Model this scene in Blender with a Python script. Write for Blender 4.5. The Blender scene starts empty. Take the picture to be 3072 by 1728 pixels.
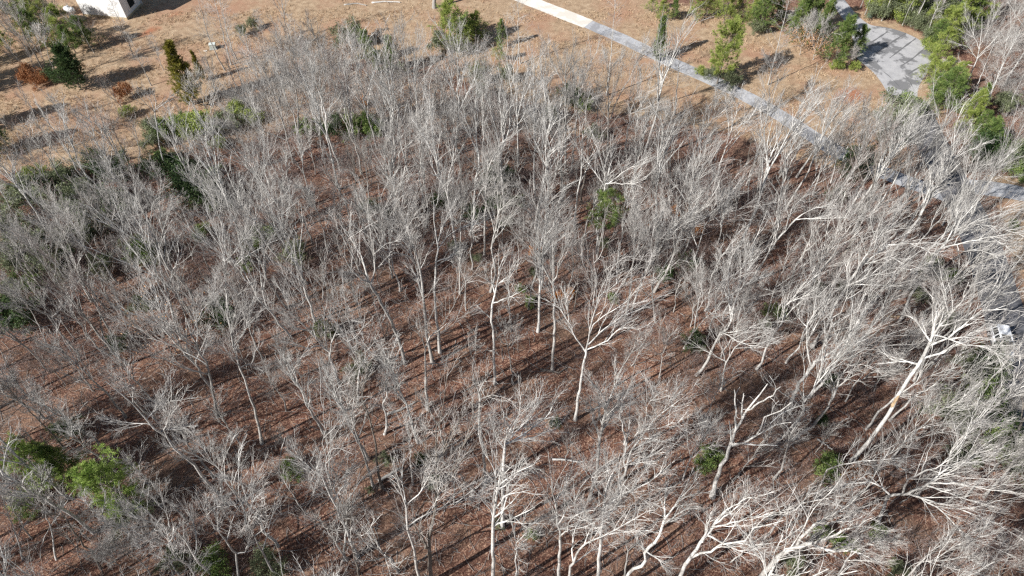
import bpy, math, random, os
import numpy as np
from mathutils import Vector, Matrix

# ------------------------------------------------------------------ camera, world, sun
SC = bpy.context.scene
COL = SC.collection
FPX, W0, H0 = 2050.0, 3072.0, 1728.0
CAMH, DEP = 66.0, math.radians(51.0)
cam_d = bpy.data.cameras.new("camera"); cam = bpy.data.objects.new("camera", cam_d); COL.objects.link(cam)
cam_d.sensor_width = 36.0; cam_d.lens = FPX / W0 * 36.0
cam_d.clip_start = 1.0; cam_d.clip_end = 6000.0
cam.location = (0, 0, CAMH); cam.rotation_euler = (math.pi / 2 - DEP, 0, 0)
SC.camera = cam

SUN_EL = math.radians(35.0); SUN_AZ = math.radians(31.0)       # light travels toward +x, +y (31 deg from +x)
trav = Vector((math.cos(SUN_AZ) * math.cos(SUN_EL), math.sin(SUN_AZ) * math.cos(SUN_EL), -math.sin(SUN_EL)))
sd = bpy.data.lights.new("sun", 'SUN'); sd.energy = 5.0; sd.angle = math.radians(0.53); sd.color = (1.0, 0.965, 0.92)
so = bpy.data.objects.new("sun", sd); COL.objects.link(so)
so.rotation_euler = trav.to_track_quat('-Z', 'Y').to_euler(); so.location = (-80, -50, 120)
w = bpy.data.worlds.new("World"); SC.world = w; w.use_nodes = True
nt = w.node_tree; bg = nt.nodes['Background']
sky = nt.nodes.new('ShaderNodeTexSky'); sky.sky_type = 'NISHITA'; sky.sun_disc = False
sky.sun_elevation = SUN_EL
sky.sun_rotation = math.atan2(-trav.x, -trav.y)                # measured clockwise from +Y
nt.links.new(sky.outputs[0], bg.inputs[0]); bg.inputs[1].default_value = 0.055
SC.view_settings.view_transform = 'Standard'; SC.view_settings.look = 'None'
SC.view_settings.exposure = 0.66; SC.view_settings.gamma = 1.0
SC.cycles.pixel_filter_type = 'BLACKMAN_HARRIS'; SC.cycles.filter_width = 1.35
SC.cycles.use_denoising = bool(os.environ.get('SCENE_DN', '')) or False
SC.cycles.max_bounces = 4; SC.cycles.diffuse_bounces = 2; SC.cycles.transparent_max_bounces = 4

# ------------------------------------------------------------------ projection helpers (photo pixels <-> ground)
FW = np.array([0, math.cos(DEP), -math.sin(DEP)]); UP = np.array([0, math.sin(DEP), math.cos(DEP)]); RT = np.array([1., 0, 0])
CP = np.array([0, 0, CAMH])
def ray(x, y):
    return FW + (x - W0 / 2) / FPX * RT + (H0 / 2 - y) / FPX * UP
def gp(x, y, z=0.0):
    r = ray(x, y); t = (z - CAMH) / r[2]; return CP + r * t
def px(P):
    d = np.asarray(P, float) - CP; z = d @ FW
    return (W0 / 2 + FPX * (d @ RT) / z, H0 / 2 - FPX * (d @ UP) / z)
def tile(r, c, x, y):
    return c * 1024 + x / 2.5156, r * 576 + y / 2.5156

rng = np.random.default_rng(11)

# ------------------------------------------------------------------ materials
def mat(name, rough=0.9):
    m = bpy.data.materials.new(name); m.use_nodes = True
    b = m.node_tree.nodes['Principled BSDF']; b.inputs['Roughness'].default_value = rough
    b.inputs['Specular IOR Level'].default_value = 0.25
    return m, m.node_tree, b
def N(t, kind, **kw):
    n = t.nodes.new(kind)
    for k, v in kw.items(): setattr(n, k, v)
    return n
def noise(t, vec, scale, detail=4, rough=0.6, stretch=None):
    n = N(t, 'ShaderNodeTexNoise'); n.inputs['Scale'].default_value = scale
    n.inputs['Detail'].default_value = detail; n.inputs['Roughness'].default_value = rough
    if stretch:
        mp = N(t, 'ShaderNodeMapping'); mp.inputs['Scale'].default_value = stretch
        t.links.new(vec, mp.inputs[0]); vec = mp.outputs[0]
    t.links.new(vec, n.inputs['Vector']); return n.outputs['Fac']
def ramp(t, fac, stops):
    r = N(t, 'ShaderNodeValToRGB'); e = r.color_ramp.elements
    while len(e) < len(stops): e.new(0.5)
    for i, (p, c) in enumerate(stops):
        e[i].position = p; e[i].color = (c[0], c[1], c[2], 1) if len(c) > 1 else (c[0],) * 3 + (1,)
    t.links.new(fac, r.inputs[0]); return r.outputs[0]
def mix(t, fac, a, b, mode='MIX'):
    n = N(t, 'ShaderNodeMix', data_type='RGBA', blend_type=mode)
    for s, v in ((0, fac), (6, a), (7, b)):
        if hasattr(v, 'is_linked') or hasattr(v, 'links'): t.links.new(v, n.inputs[s])
        elif s == 0: n.inputs[0].default_value = v
        else: n.inputs[s].default_value = (*v, 1)
    return n.outputs[2]
def objco(t): return N(t, 'ShaderNodeTexCoord').outputs['Object']
def geopos(t): return N(t, 'ShaderNodeNewGeometry').outputs['Position']
def bump(t, b, h, dist, st=0.6):
    n = N(t, 'ShaderNodeBump'); n.inputs['Distance'].default_value = dist; n.inputs['Strength'].default_value = st
    t.links.new(h, n.inputs['Height']); t.links.new(n.outputs[0], b.inputs['Normal'])

def bark(name, dark, light, rnd=0.35, foot=None):
    m, t, b = mat(name)
    co = objco(t)
    f = noise(t, co, 1.6, 5, 0.75, (1, 1, 0.4)); f2 = noise(t, co, 9.0, 3, 0.7, (1, 1, 0.3))
    c = ramp(t, f, [(0.36, dark), (0.60, light)])
    c = mix(t, .8, c, ramp(t, f2, [(0.34, (.62, .60, .57)), (0.62, (1.08, 1.08, 1.08))]), 'MULTIPLY')
    if foot:                                                    # rougher, browner old bark on the lowest metres of a trunk
        sp = N(t, 'ShaderNodeSeparateXYZ'); t.links.new(co, sp.inputs[0])
        mr = N(t, 'ShaderNodeMapRange'); t.links.new(sp.outputs[2], mr.inputs[0])
        mr.inputs[1].default_value = 1.0; mr.inputs[2].default_value = 13.0; mr.inputs[3].default_value = .95; mr.inputs[4].default_value = 0
        c = mix(t, mr.outputs[0], c, mix(t, f2, foot, light))
    oi = N(t, 'ShaderNodeObjectInfo').outputs['Random']
    c2 = mix(t, 1.0, c, ramp(t, oi, [(0, (1 - rnd, 1 - rnd, 1 - rnd)), (1, (1, 1, 1))]), 'MULTIPLY')
    t.links.new(c2, b.inputs['Base Color'])
    return m
M = {}
M['bark'] = bark('pale_bark', (.24, .23, .215), (.76, .745, .71), .35, (.12, .10, .08))
M['bark_white'] = bark('white_bark', (.36, .355, .335), (.86, .85, .82), .25, (.15, .13, .11))
M['bark_dark'] = bark('dark_bark', (.10, .085, .07), (.34, .31, .275), .3, (.07, .055, .045))
M['twig'] = bark('grey_twig', (.42, .40, .375), (.74, .715, .685), .4)
M['twig_brown'] = bark('brown_twig', (.21, .15, .135), (.42, .33, .305), .4)
M['wood'] = bark('fresh_split_wood', (.36, .26, .16), (.58, .44, .28), .1)

def foliage(name, c1, c2, c3):
    m, t, b = mat(name, 0.65)
    co = objco(t)
    f = noise(t, co, 1.3, 3, 0.7)
    g = noise(t, co, 9.0, 2, 0.5)
    c = ramp(t, f, [(0.34, c1), (0.5, c2), (0.66, c3)])
    c = mix(t, 0.5, c, ramp(t, g, [(0.3, (.45, .45, .45)), (0.7, (1.5, 1.5, 1.5))]), 'MULTIPLY')
    t.links.new(c, b.inputs['Base Color'])
    tr = N(t, 'ShaderNodeBsdfTranslucent'); t.links.new(c, tr.inputs[0])
    mx = N(t, 'ShaderNodeMixShader'); mx.inputs[0].default_value = 0.3
    t.links.new(b.outputs[0], mx.inputs[1]); t.links.new(tr.outputs[0], mx.inputs[2])
    t.links.new(mx.outputs[0], t.nodes['Material Output'].inputs[0])
    return m
M['leaf_yellowgreen'] = foliage('yellow_green_needles', (.15, .20, .045), (.30, .37, .09), (.45, .49, .15))
M['leaf_bright'] = foliage('bright_green_needles', (.17, .26, .06), (.33, .46, .11), (.48, .58, .19))
M['leaf_green'] = foliage('green_needles', (.075, .125, .035), (.17, .25, .07), (.31, .37, .12))
M['leaf_dark'] = foliage('dark_needles', (.03, .06, .022), (.065, .11, .04), (.12, .17, .06))
M['leaf_olive'] = foliage('olive_needles', (.12, .12, .02), (.24, .22, .04), (.36, .31, .07))
M['leaf_dull'] = foliage('dull_green_leaves', (.10, .12, .07), (.19, .22, .12), (.30, .33, .20))
M['leaf_tan'] = foliage('tan_leaves', (.38, .20, .10), (.55, .33, .18), (.68, .45, .28))
M['leaf_rust'] = foliage('rust_leaves', (.22, .09, .04), (.34, .15, .065), (.45, .24, .12))

# ------------------------------------------------------------------ mesh helpers
def mesh_np(name, V, F, mats, midx=None, smooth=True):
    """V (n,3); F list of (m,k) int arrays (k = 3 or 4)"""
    me = bpy.data.meshes.new(name)
    V = np.ascontiguousarray(V, np.float32)
    me.vertices.add(len(V)); me.vertices.foreach_set('co', V.ravel())
    nl = sum(f.size for f in F); npoly = sum(len(f) for f in F)
    me.loops.add(nl); me.loops.foreach_set('vertex_index', np.concatenate([f.ravel() for f in F]).astype(np.int32))
    me.polygons.add(npoly)
    sizes = np.concatenate([np.full(len(f), f.shape[1]) for f in F])
    me.polygons.foreach_set('loop_start', np.concatenate([[0], np.cumsum(sizes)[:-1]]).astype(np.int32))
    if midx is not None: me.polygons.foreach_set('material_index', np.concatenate(midx).astype(np.int32))
    me.polygons.foreach_set('use_smooth', np.full(npoly, smooth))
    for m in mats: me.materials.append(m)
    me.update(calc_edges=True)
    return me
def link(name, me, parent=None, loc=None):
    o = bpy.data.objects.new(name, me); COL.objects.link(o)
    if parent is not None: o.parent = parent
    if loc is not None: o.location = loc
    return o
def empty(name, loc=(0, 0, 0)):
    o = bpy.data.objects.new(name, None); COL.objects.link(o); o.location = loc
    o.empty_display_size = 0.2; return o
def tag(o, label=None, cat=None, group=None, kind=None):
    if label: o['label'] = label
    if cat: o['category'] = cat
    if group: o['group'] = group
    if kind: o['kind'] = kind
    return o
def norm(v): return v / np.maximum(np.linalg.norm(v, axis=-1, keepdims=True), 1e-9)

def tubes(P, R, s):
    """P (m,K,3), R (m,K) -> verts, quads"""
    m, K, _ = P.shape
    T = np.empty_like(P); T[:, 1:-1] = P[:, 2:] - P[:, :-2]; T[:, 0] = P[:, 1] - P[:, 0]; T[:, -1] = P[:, -1] - P[:, -2]
    T = norm(T)
    ref = np.where(np.abs(T[:, :1, 2:3]) > 0.8, np.array([1., 0, 0]), np.array([0, 0, 1.]))
    U = norm(np.cross(T, ref)); Vv = np.cross(T, U)
    a = np.arange(s) * 2 * np.pi / s
    ring = U[:, :, None, :] * np.cos(a)[None, None, :, None] + Vv[:, :, None, :] * np.sin(a)[None, None, :, None]
    V = P[:, :, None, :] + ring * R[:, :, None, None]
    idx = np.arange(m * K * s).reshape(m, K, s)
    a0 = idx[:, :-1]; a1 = idx[:, 1:]
    F = np.stack([a0, np.roll(a0, -1, 2), np.roll(a1, -1, 2), a1], -1).reshape(-1, 4)
    return V.reshape(-1, 3), F
class Acc:
    def __init__(s): s.V = []; s.F = []; s.M = []; s.n = 0
    def add(s, V, F, mi=0):
        s.V.append(V); s.F.append(F + s.n); s.M.append(np.full(len(F), mi)); s.n += len(V)
    def mesh(s, name, mats, smooth=True): return mesh_np(name, np.concatenate(s.V), s.F, mats, s.M, smooth)

def resample(pts, K):
    pts = np.asarray(pts, float)
    d = np.r_[0, np.cumsum(np.linalg.norm(np.diff(pts, axis=0), axis=1))]
    # Catmull-like smoothing through cubic interpolation of the polyline, then even spacing
    t = np.linspace(0, d[-1], K)
    return np.stack([np.interp(t, d, pts[:, i]) for i in range(3)], 1)

def grow(P, R, n, tr, lr, ang, K, rr, up, wig, g, rmin=0.006, lmin=0.2, lmax=9.0, taper=0.35):
    """children of N parents: P (N,K0,3), R (N,K0)"""
    Np, K0, _ = P.shape
    L = np.linalg.norm(np.diff(P, axis=1), axis=2).sum(1)
    t = tr[0] + (tr[1] - tr[0]) * (np.arange(n)[None, :] + g.random((Np, n))) / n
    f = t * (K0 - 1); i = np.clip(f.astype(int), 0, K0 - 2); fr = (f - i)[..., None]
    ar = np.arange(Np)[:, None]
    A = P[ar, i]; B = P[ar, i + 1]; pos = A + (B - A) * fr; T = norm(B - A)
    r = R[ar, i] * (1 - fr[..., 0]) + R[ar, i + 1] * fr[..., 0]
    M_ = Np * n
    pos = pos.reshape(M_, 3); T = T.reshape(M_, 3); r = r.reshape(M_); t = t.reshape(M_)
    l = np.repeat(L, n) * lr * g.uniform(0.65, 1.3, M_) * (1.15 - 0.55 * (t - tr[0]) / max(tr[1] - tr[0], 1e-3))
    l = np.clip(l, lmin, lmax)
    perp = norm(np.cross(T, norm(g.normal(size=(M_, 3)))))
    a = np.radians(g.uniform(ang[0], ang[1], M_))[:, None]
    D = T * np.cos(a) + perp * np.sin(a); D[:, 2] += up * 0.5; D = norm(D)
    r0 = np.maximum(r * rr * g.uniform(0.75, 1.1, M_), rmin)
    Q = np.empty((M_, K, 3)); Q[:, 0] = pos
    for k in range(1, K):
        Q[:, k] = Q[:, k - 1] + D * (l / (K - 1))[:, None]
        D = D + g.normal(size=(M_, 3)) * wig; D[:, 2] += up * 0.25; D = norm(D)
    RR = r0[:, None] * np.linspace(1, taper, K)[None, :]
    return Q, np.maximum(RR, rmin * 0.6)

def sprays(acc, P, R, g, dens=1.0, levels=3, n2=8, n3=7, n4=3, rt=0.007, up=0.22):
    """secondary branches and twigs on limbs"""
    a, b = grow(P, R, max(3, int(n2 * dens)), (.14, .97), .50, (12, 34), 6, .62, up, .11, g, .024, .9, 5.6, .2)
    acc.add(*tubes(a, b, 4), 0)
    c, d = grow(a, b, max(3, int(n3 * dens)), (.12, .99), .46, (15, 40), 4, .5, up, .16, g, .0095, .45, 2.4)
    acc.add(*tubes(c, d, 3), 1)
    if levels > 2:
        e, f = grow(c, d, max(2, int(n4 * dens)), (.10, .97), .55, (16, 45), 3, .62, up, .2, g, rt, .25, 1.1, .7)
        acc.add(*tubes(e, f, 3), 1)

def make_trunk_mesh(P, R, m, flare=True):
    P = P.copy(); R = R.copy()
    if flare: R[0] *= 1.45
    acc = Acc(); V, F = tubes(P[None], R[None], 8); acc.add(V, F)
    return acc.mesh('trunk', [m])

# ------------------------------------------------------------------ generic bare tree prototypes (shared mesh data)
def proto_tree(seed, H=22.0, spread=1.0, fork=.5, nl=7, kind='tree', dens=1.0, twig='twig', barkm='bark'):
    g = np.random.default_rng(seed)
    K = 12
    z = np.linspace(0, 1, K)
    wob = np.cumsum(g.normal(size=(K, 2)) * H * 0.010, axis=0); wob -= wob[0]
    P = np.stack([wob[:, 0], wob[:, 1], z * H * .93], 1)
    P[0, 2] = -0.3
    r0 = H * 0.0080
    R = r0 * (1 - 0.86 * z ** 1.15)
    me_t = make_trunk_mesh(P, R, M[barkm])
    acc = Acc()
    # ascending main limbs
    a, b = grow(P[None], R[None], nl, (fork, .95), .42 * spread, (13, 30), 9, .86, .18, .10, g, .035, H * .12, H * .5, .36)
    acc.add(*tubes(a, b, 5), 0)
    if kind == 'slim':
        a2, b2 = grow(P[None], R[None], 26, (.35, .98), .13, (45, 75), 5, .3, .12, .15, g, .014, .8, 3.0)
        acc.add(*tubes(a2, b2, 4), 0)
        c2, d2 = grow(a2, b2, 7, (.15, .99), .45, (25, 55), 4, .5, .1, .2, g, .009, .3, 1.6)
        acc.add(*tubes(c2, d2, 3), 1)
        e2, f2 = grow(c2, d2, 4, (.1, .97), .5, (20, 50), 3, .6, .1, .2, g, .007, .2, .8, .7)
        acc.add(*tubes(e2, f2, 3), 1)
    aa = np.concatenate([a, resample(P[K // 2:], 9)[None]]); bb = np.concatenate([b, np.interp(np.linspace(0, 1, 9), np.linspace(0, 1, K - K // 2), R[K // 2:])[None]])
    sprays(acc, aa, bb, g, dens * .86)
    me_c = acc.mesh('crown', [M[barkm], M[twig]])
    return me_t, me_c

def place_tree(name, meshes, loc, rotz, sc, tilt=(0, 0), parts=('trunk', 'crown')):
    root = empty(name, loc)
    root.rotation_euler = (tilt[0], tilt[1], rotz); root.scale = sc if hasattr(sc, '__len__') else (sc,) * 3
    for pn, me in zip(parts, meshes):
        if me is not None: link(pn, me, root)
    return root

used_labels = {}
LM = [("the white house", 340, 30), ("the propane tank", 213, 36), ("the utility cabinet", 640, 139), ("the olive cedar", 545, 225), ("the dark round cedar", 205, 210),
      ("the lone round-crowned pale tree", 465, 320), ("the concrete driveway", 1660, 30), ("the columnar cedar", 1982, 120), ("the bright round pine", 2180, 150), ("the cul-de-sac", 2680, 190),
      ("the white suv", 3000, 1010), ("the bleached dead snag tree", 2230, 1290), ("the crooked stub-topped centre tree", 1490, 960), ("the tan-leaved trees", 2430, 140),
      ("the straight bare-trunked centre tree", 1650, 800), ("the V-forked white centre tree", 1800, 980), ("the long left-leaning grey trunk", 1160, 950), ("the broom-crowned white tree", 1560, 1260),
      ("the lone thin pole stem", 862, 1370), ("the lone upright bare stem", 1448, 1330), ("the mid-forest green pine", 1815, 640), ("the broken-topped leaning snag", 2185, 790),
      ("the yellow-wounded white tree", 2750, 1050), ("the arched white trunk", 2560, 1400), ("the lower right fan crown", 2830, 1500), ("the grey driveway", 2150, 250), ("the shaded road", 2920, 760),
      ("the green utility pedestal", 2609, 50), ("the wide-forked pale tree", 690, 850), ("the leaf-holding leaning oak", 520, 960), ("the vase-shaped bright tree", 1130, 330),
      ("the bright lower left pines", 230, 1420), ("the far-left curled-limb tree", 170, 980), ("the photo's bottom left corner", 0, 1728), ("the middle of the bottom edge", 1536, 1728),
      ("the middle of the left edge", 0, 864), ("the photo's bottom right corner", 3072, 1728), ("the photo's top right corner", 3072, 0), ("the tall past-the-top white tree", 1555, 70),
      ("the combed-crown white tree", 2560, 800), ("the sweeping-limb white tree", 1330, 750)]
DIRS = ['right of', 'below right of', 'below', 'below left of', 'left of', 'above left of', 'above', 'above right of']
def unique(fmt, x, y):
    x = min(max(x, 0), W0); y = min(max(y, 0), H0)
    for n_, lx, ly in sorted(LM, key=lambda q: math.hypot(q[1] - x, q[2] - y)):
        d = math.hypot(lx - x, ly - y); k = int(round(math.atan2(y - ly, x - lx) / (math.pi / 4))) % 8
        l = fmt % ((('close ' if d < 70 else 'just ' if d < 150 else 'nearly ' if d < 240 else '' if d < 360 else 'well ' if d < 520 else 'far ') + DIRS[k] + ' ' + n_))
        if l not in used_labels:
            used_labels[l] = 1; return l
    return l

# ------------------------------------------------------------------ ground zones
def inpoly(X, Y, poly):
    ins = np.zeros(X.shape, bool); n = len(poly)
    for i in range(n):
        x1, y1 = poly[i][:2]; x2, y2 = poly[(i + 1) % n][:2]
        c = ((y1 > Y) != (y2 > Y)) & (X < (x2 - x1) * (Y - y1) / (y2 - y1 + 1e-12) + x1)
        ins ^= c
    return ins
def pdist(X, Y, pts, closed=True):
    d = np.full(X.shape, 1e9); n = len(pts)
    for i in range(n if closed else n - 1):
        x1, y1 = pts[i][:2]; x2, y2 = pts[(i + 1) % n][:2]
        dx, dy = x2 - x1, y2 - y1; L2 = dx * dx + dy * dy + 1e-9
        t = np.clip(((X - x1) * dx + (Y - y1) * dy) / L2, 0, 1)
        d = np.minimum(d, np.hypot(X - x1 - t * dx, Y - y1 - t * dy))
    return d
def gpoly(p): return [tuple(gp(*q)[:2]) for q in p]
FIELD = gpoly([(-900, 150), (-900, 520), (0, 520), (250, 495), (420, 478), (560, 452), (640, 400), (700, 340), (860, 290), (960, 215), (1100, 175),
               (1300, 185), (1420, 250), (1560, 300), (1700, 330), (1880, 345), (2040, 372), (2200, 400), (2380, 470), (2560, 520),
               (2700, 520), (2850, 330), (2905, 260), (2880, 180), (2760, 95), (2600, 40), (2500, 10), (2380, 40), (2150, 20), (1980, 10), (1900, -60), (1700, -160), (-900, -160)])
SHOULDER = gpoly([(2960, 520), (3000, 640), (3040, 780), (3090, 960), (3400, 1200), (3500, 700), (3200, 560)])
RED = [gpoly(p) for p in (
    [(395, 110), (440, 78), (490, 70), (500, 88), (450, 110), (420, 125)],
    [(485, 50), (520, 30), (570, 28), (560, 48), (500, 58)],
    [(660, 118), (700, 128), (705, 150), (665, 155), (640, 135)],
    [(285, 110), (320, 112), (318, 128), (280, 122)],
    [(1450, 62), (1520, 58), (1580, 70), (1500, 78)],
    [(2500, 260), (2580, 255), (2620, 300), (2560, 330), (2480, 300)],
    [(2520, 340), (2600, 350), (2600, 385), (2530, 375)],
    [(2880, 335), (2950, 350), (2980, 400), (2900, 400)])]
ax = np.concatenate([np.arange(-1500, -160, 60.), np.arange(-160, 160.1, 1.0), np.arange(200, 1501, 60.)])
ay = np.concatenate([np.arange(-600, -20, 40.), np.arange(-20, 190.1, 1.0), np.arange(230, 3001, 90.)])
GX, GY = np.meshgrid(ax, ay)
def smooth_mask(poly, w=1.6):
    ins = inpoly(GX, GY, poly); d = pdist(GX, GY, poly)
    return np.clip(0.5 + np.where(ins, d, -d) / (2 * w), 0, 1)
fm = np.maximum(smooth_mask(FIELD, 3.0), smooth_mask(SHOULDER, 1.5))
fm = np.where(GY > 195, 0.6, fm)
EDGE = gpoly([(660, 470), (640, 330), (680, 240), (780, 150), (900, 110), (1080, 200), (1300, 230), (1450, 290), (1700, 340), (1900, 420), (1700, 420), (1200, 385), (900, 395)])
fm = np.maximum(fm, .5 * smooth_mask(EDGE, 2))
rm = np.max([smooth_mask(p, 1.6) for p in RED], axis=0)
gz = 0 * GX
nV = GX.size; idx = np.arange(nV).reshape(GX.shape)
gF = np.stack([idx[:-1, :-1], idx[:-1, 1:], idx[1:, 1:], idx[1:, :-1]], -1).reshape(-1, 4)
m, t, b = mat('forest_floor_and_grass', 1.0)
pos = geopos(t)
at = N(t, 'ShaderNodeAttribute', attribute_name='field').outputs['Fac']
ar_ = N(t, 'ShaderNodeAttribute', attribute_name='redsoil').outputs['Fac']
n1 = noise(t, pos, 0.12, 5, 0.6); n2 = noise(t, pos, 0.9, 5, 0.7); n3 = noise(t, pos, 7.0, 3, 0.7)
vo = N(t, 'ShaderNodeTexVoronoi'); vo.inputs['Scale'].default_value = 8.5; t.links.new(pos, vo.inputs['Vector'])
leaf = ramp(t, vo.outputs['Color'], [(0.1, (.075, .033, .023)), (0.42, (.138, .069, .050)), (0.68, (.24, .134, .094)), (0.92, (.46, .32, .23))])
litter = mix(t, 0.75, leaf, ramp(t, n2, [(0.3, (.55, .5, .5)), (0.7, (1.3, 1.25, 1.2))]), 'MULTIPLY')
n4 = noise(t, pos, 0.35, 4, 0.65)
litter = mix(t, ramp(t, n1, [(0.48, (0,)), (0.70, (.6,))]), litter, (.19, .14, .10))
litter = mix(t, ramp(t, n4, [(0.55, (0,)), (0.72, (.55,))]), litter, (.33, .205, .135))
litter = mix(t, ramp(t, n4, [(0.28, (.55,)), (0.42, (0,))]), litter, (.06, .035, .026))
gr = ramp(t, n2, [(0.28, (.24, .165, .105)), (0.5, (.40, .29, .19)), (0.72, (.54, .42, .29))])
gr = mix(t, 0.55, gr, ramp(t, n3, [(0.3, (.55, .5, .45)), (0.7, (1.25, 1.25, 1.25))]), 'MULTIPLY')
gr = mix(t, ramp(t, n1, [(0.46, (0,)), (0.66, (.75,))]), gr, (.36, .20, .13))
nn = N(t, 'ShaderNodeMath', operation='ADD'); t.links.new(at, nn.inputs[0])
ns = N(t, 'ShaderNodeMath', operation='MULTIPLY_ADD'); t.links.new(n2, ns.inputs[0]); ns.inputs[1].default_value = 0.9; ns.inputs[2].default_value = -0.45
t.links.new(ns.outputs[0], nn.inputs[1])
edge = ramp(t, nn.outputs[0], [(0.38, (0,)), (0.62, (1,))])
c = mix(t, edge, litter, gr)
nr = N(t, 'ShaderNodeMath', operation='ADD'); t.links.new(ar_, nr.inputs[0]); t.links.new(ns.outputs[0], nr.inputs[1])
c = mix(t, ramp(t, nr.outputs[0], [(0.62, (0,)), (0.95, (.8,))]), c, (.36, .13, .065))
t.links.new(c, b.inputs['Base Color'])
bump(t, b, n3, 0.12, 0.9)
V = np.stack([GX.ravel(), GY.ravel(), gz.ravel()], 1)
me = mesh_np('ground', V, [gF], [m], smooth=False)
for nm, arr in (('field', fm), ('redsoil', rm)):
    a_ = me.attributes.new(nm, 'FLOAT', 'POINT'); a_.data.foreach_set('value', arr.ravel().astype(np.float32))
tag(link('ground', me), kind='structure')

# ------------------------------------------------------------------ roads
def ribbon_pts(cl, width, n=60):
    P = np.array([gp(*q)[:2] for q in cl]); 
    d = np.r_[0, np.cumsum(np.hypot(*np.diff(P, axis=0).T))]; tt = np.linspace(0, d[-1], n)
    # cubic smoothing by repeated averaging
    Q = np.stack([np.interp(tt, d, P[:, i]) for i in (0, 1)], 1)
    for _ in range(30): Q[1:-1] = .5 * Q[1:-1] + .25 * (Q[2:] + Q[:-2])
    T = np.gradient(Q, axis=0); T /= np.linalg.norm(T, axis=1)[:, None]
    Nn = np.stack([-T[:, 1], T[:, 0]], 1)
    g = np.random.default_rng(5)
    wl = width / 2 + np.convolve(g.normal(size=n), np.ones(3) / 3, 'same') * .07
    return Q + Nn * wl[:, None], Q - Nn * wl[:, None]
def sheet_from_sides(name, A, B, z, m):
    n = len(A); V = np.zeros((2 * n, 3)); V[:n, :2] = A; V[n:, :2] = B; V[:, 2] = z
    F = np.stack([np.arange(n - 1), np.arange(1, n), n + np.arange(1, n), n + np.arange(n - 1)], 1)
    return link(name, mesh_np(name, V, [F], [m], smooth=False))
def road_mat(name, lo, hi, stain, sc=0.25):
    m, t, b = mat(name, 0.85)
    p = geopos(t)
    f = noise(t, p, sc * 3, 6, 0.7); g_ = noise(t, p, 5, 4, 0.8); s = noise(t, p, sc, 5, 0.62)
    c = ramp(t, f, [(0.3, lo), (0.7, hi)])
    c = mix(t, 0.6, c, ramp(t, g_, [(0.3, (.8, .8, .8)), (0.7, (1.12, 1.12, 1.12))]), 'MULTIPLY')
    c = mix(t, ramp(t, s, [(0.51, (0,)), (0.55, (.85,))]), c, stain)
    t.links.new(c, b.inputs['Base Color']); bump(t, b, g_, 0.02)
    return m
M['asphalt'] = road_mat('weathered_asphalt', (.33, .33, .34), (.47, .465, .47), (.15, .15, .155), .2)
M['shaded_asphalt'] = road_mat('shade_painted_asphalt', (.10, .10, .11), (.16, .16, .17), (.07, .07, .075), .2)  # darker copy of the asphalt: tree shade on the road put into its colour
M['gravel'] = road_mat('grey_gravel', (.34, .345, .36), (.48, .485, .50), (.27, .27, .28), .5)
M['concrete'] = road_mat('pale_concrete', (.66, .62, .55), (.80, .76, .69), (.60, .56, .49), .3)
A, B = ribbon_pts([(1480, -50), (1560, -8), (1765, 72)], 3.3, 30)
tag(sheet_from_sides('concrete_driveway', A, B, 0.012, M['concrete']), kind='structure')
A, B = ribbon_pts([(1765, 72), (1860, 112), (2000, 182), (2200, 268), (2330, 338), (2530, 470), (2690, 535), (2850, 590)], 2.9, 80)
tag(sheet_from_sides('gravel_driveway', A, B, 0.008, M['gravel']), kind='structure')
A, B = ribbon_pts([(2915, 560), (2960, 560), (3040, 575), (3200, 610)], 3.2, 20)
tag(sheet_from_sides('side_driveway', A, B, 0.008, M['gravel']), kind='structure')
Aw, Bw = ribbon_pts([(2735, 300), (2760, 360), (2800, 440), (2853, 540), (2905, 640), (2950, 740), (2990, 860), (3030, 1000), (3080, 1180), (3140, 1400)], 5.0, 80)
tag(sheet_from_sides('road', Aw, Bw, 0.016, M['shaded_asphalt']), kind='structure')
cul = [tile(0, 2, *q) for q in [(1060, -60), (1180, -60), (1290, 90), (1400, 190), (1500, 200), (1620, 225), (1760, 282), (1850, 345), (1905, 420), (1890, 490), (1840, 560), (1785, 640), (1765, 720), (1800, 860),
                                (1590, 860), (1570, 760), (1530, 670), (1470, 580), (1400, 510), (1330, 460), (1290, 390), (1285, 300), (1250, 190), (1160, 80)]]
bm_ = [gp(*q)[:2] for q in cul]
# round the outline
Q = np.array(bm_)
for _ in range(3):
    Q = np.stack([.75 * Q + .25 * np.roll(Q, -1, 0), .25 * Q + .75 * np.roll(Q, -1, 0)], 1).reshape(-1, 2)
import bmesh
CULQ = Q.copy()
bm = bmesh.new(); vs = [bm.verts.new((q[0], q[1], 0.020)) for q in Q]; f = bm.faces.new(vs)
bmesh.ops.triangulate(bm, faces=[f]); bmesh.ops.recalc_face_normals(bm, faces=bm.faces[:])
me = bpy.data.meshes.new('cul_de_sac'); bm.to_mesh(me); bm.free(); me.materials.append(M['asphalt'])
tag(link('cul_de_sac', me), kind='structure')
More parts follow.
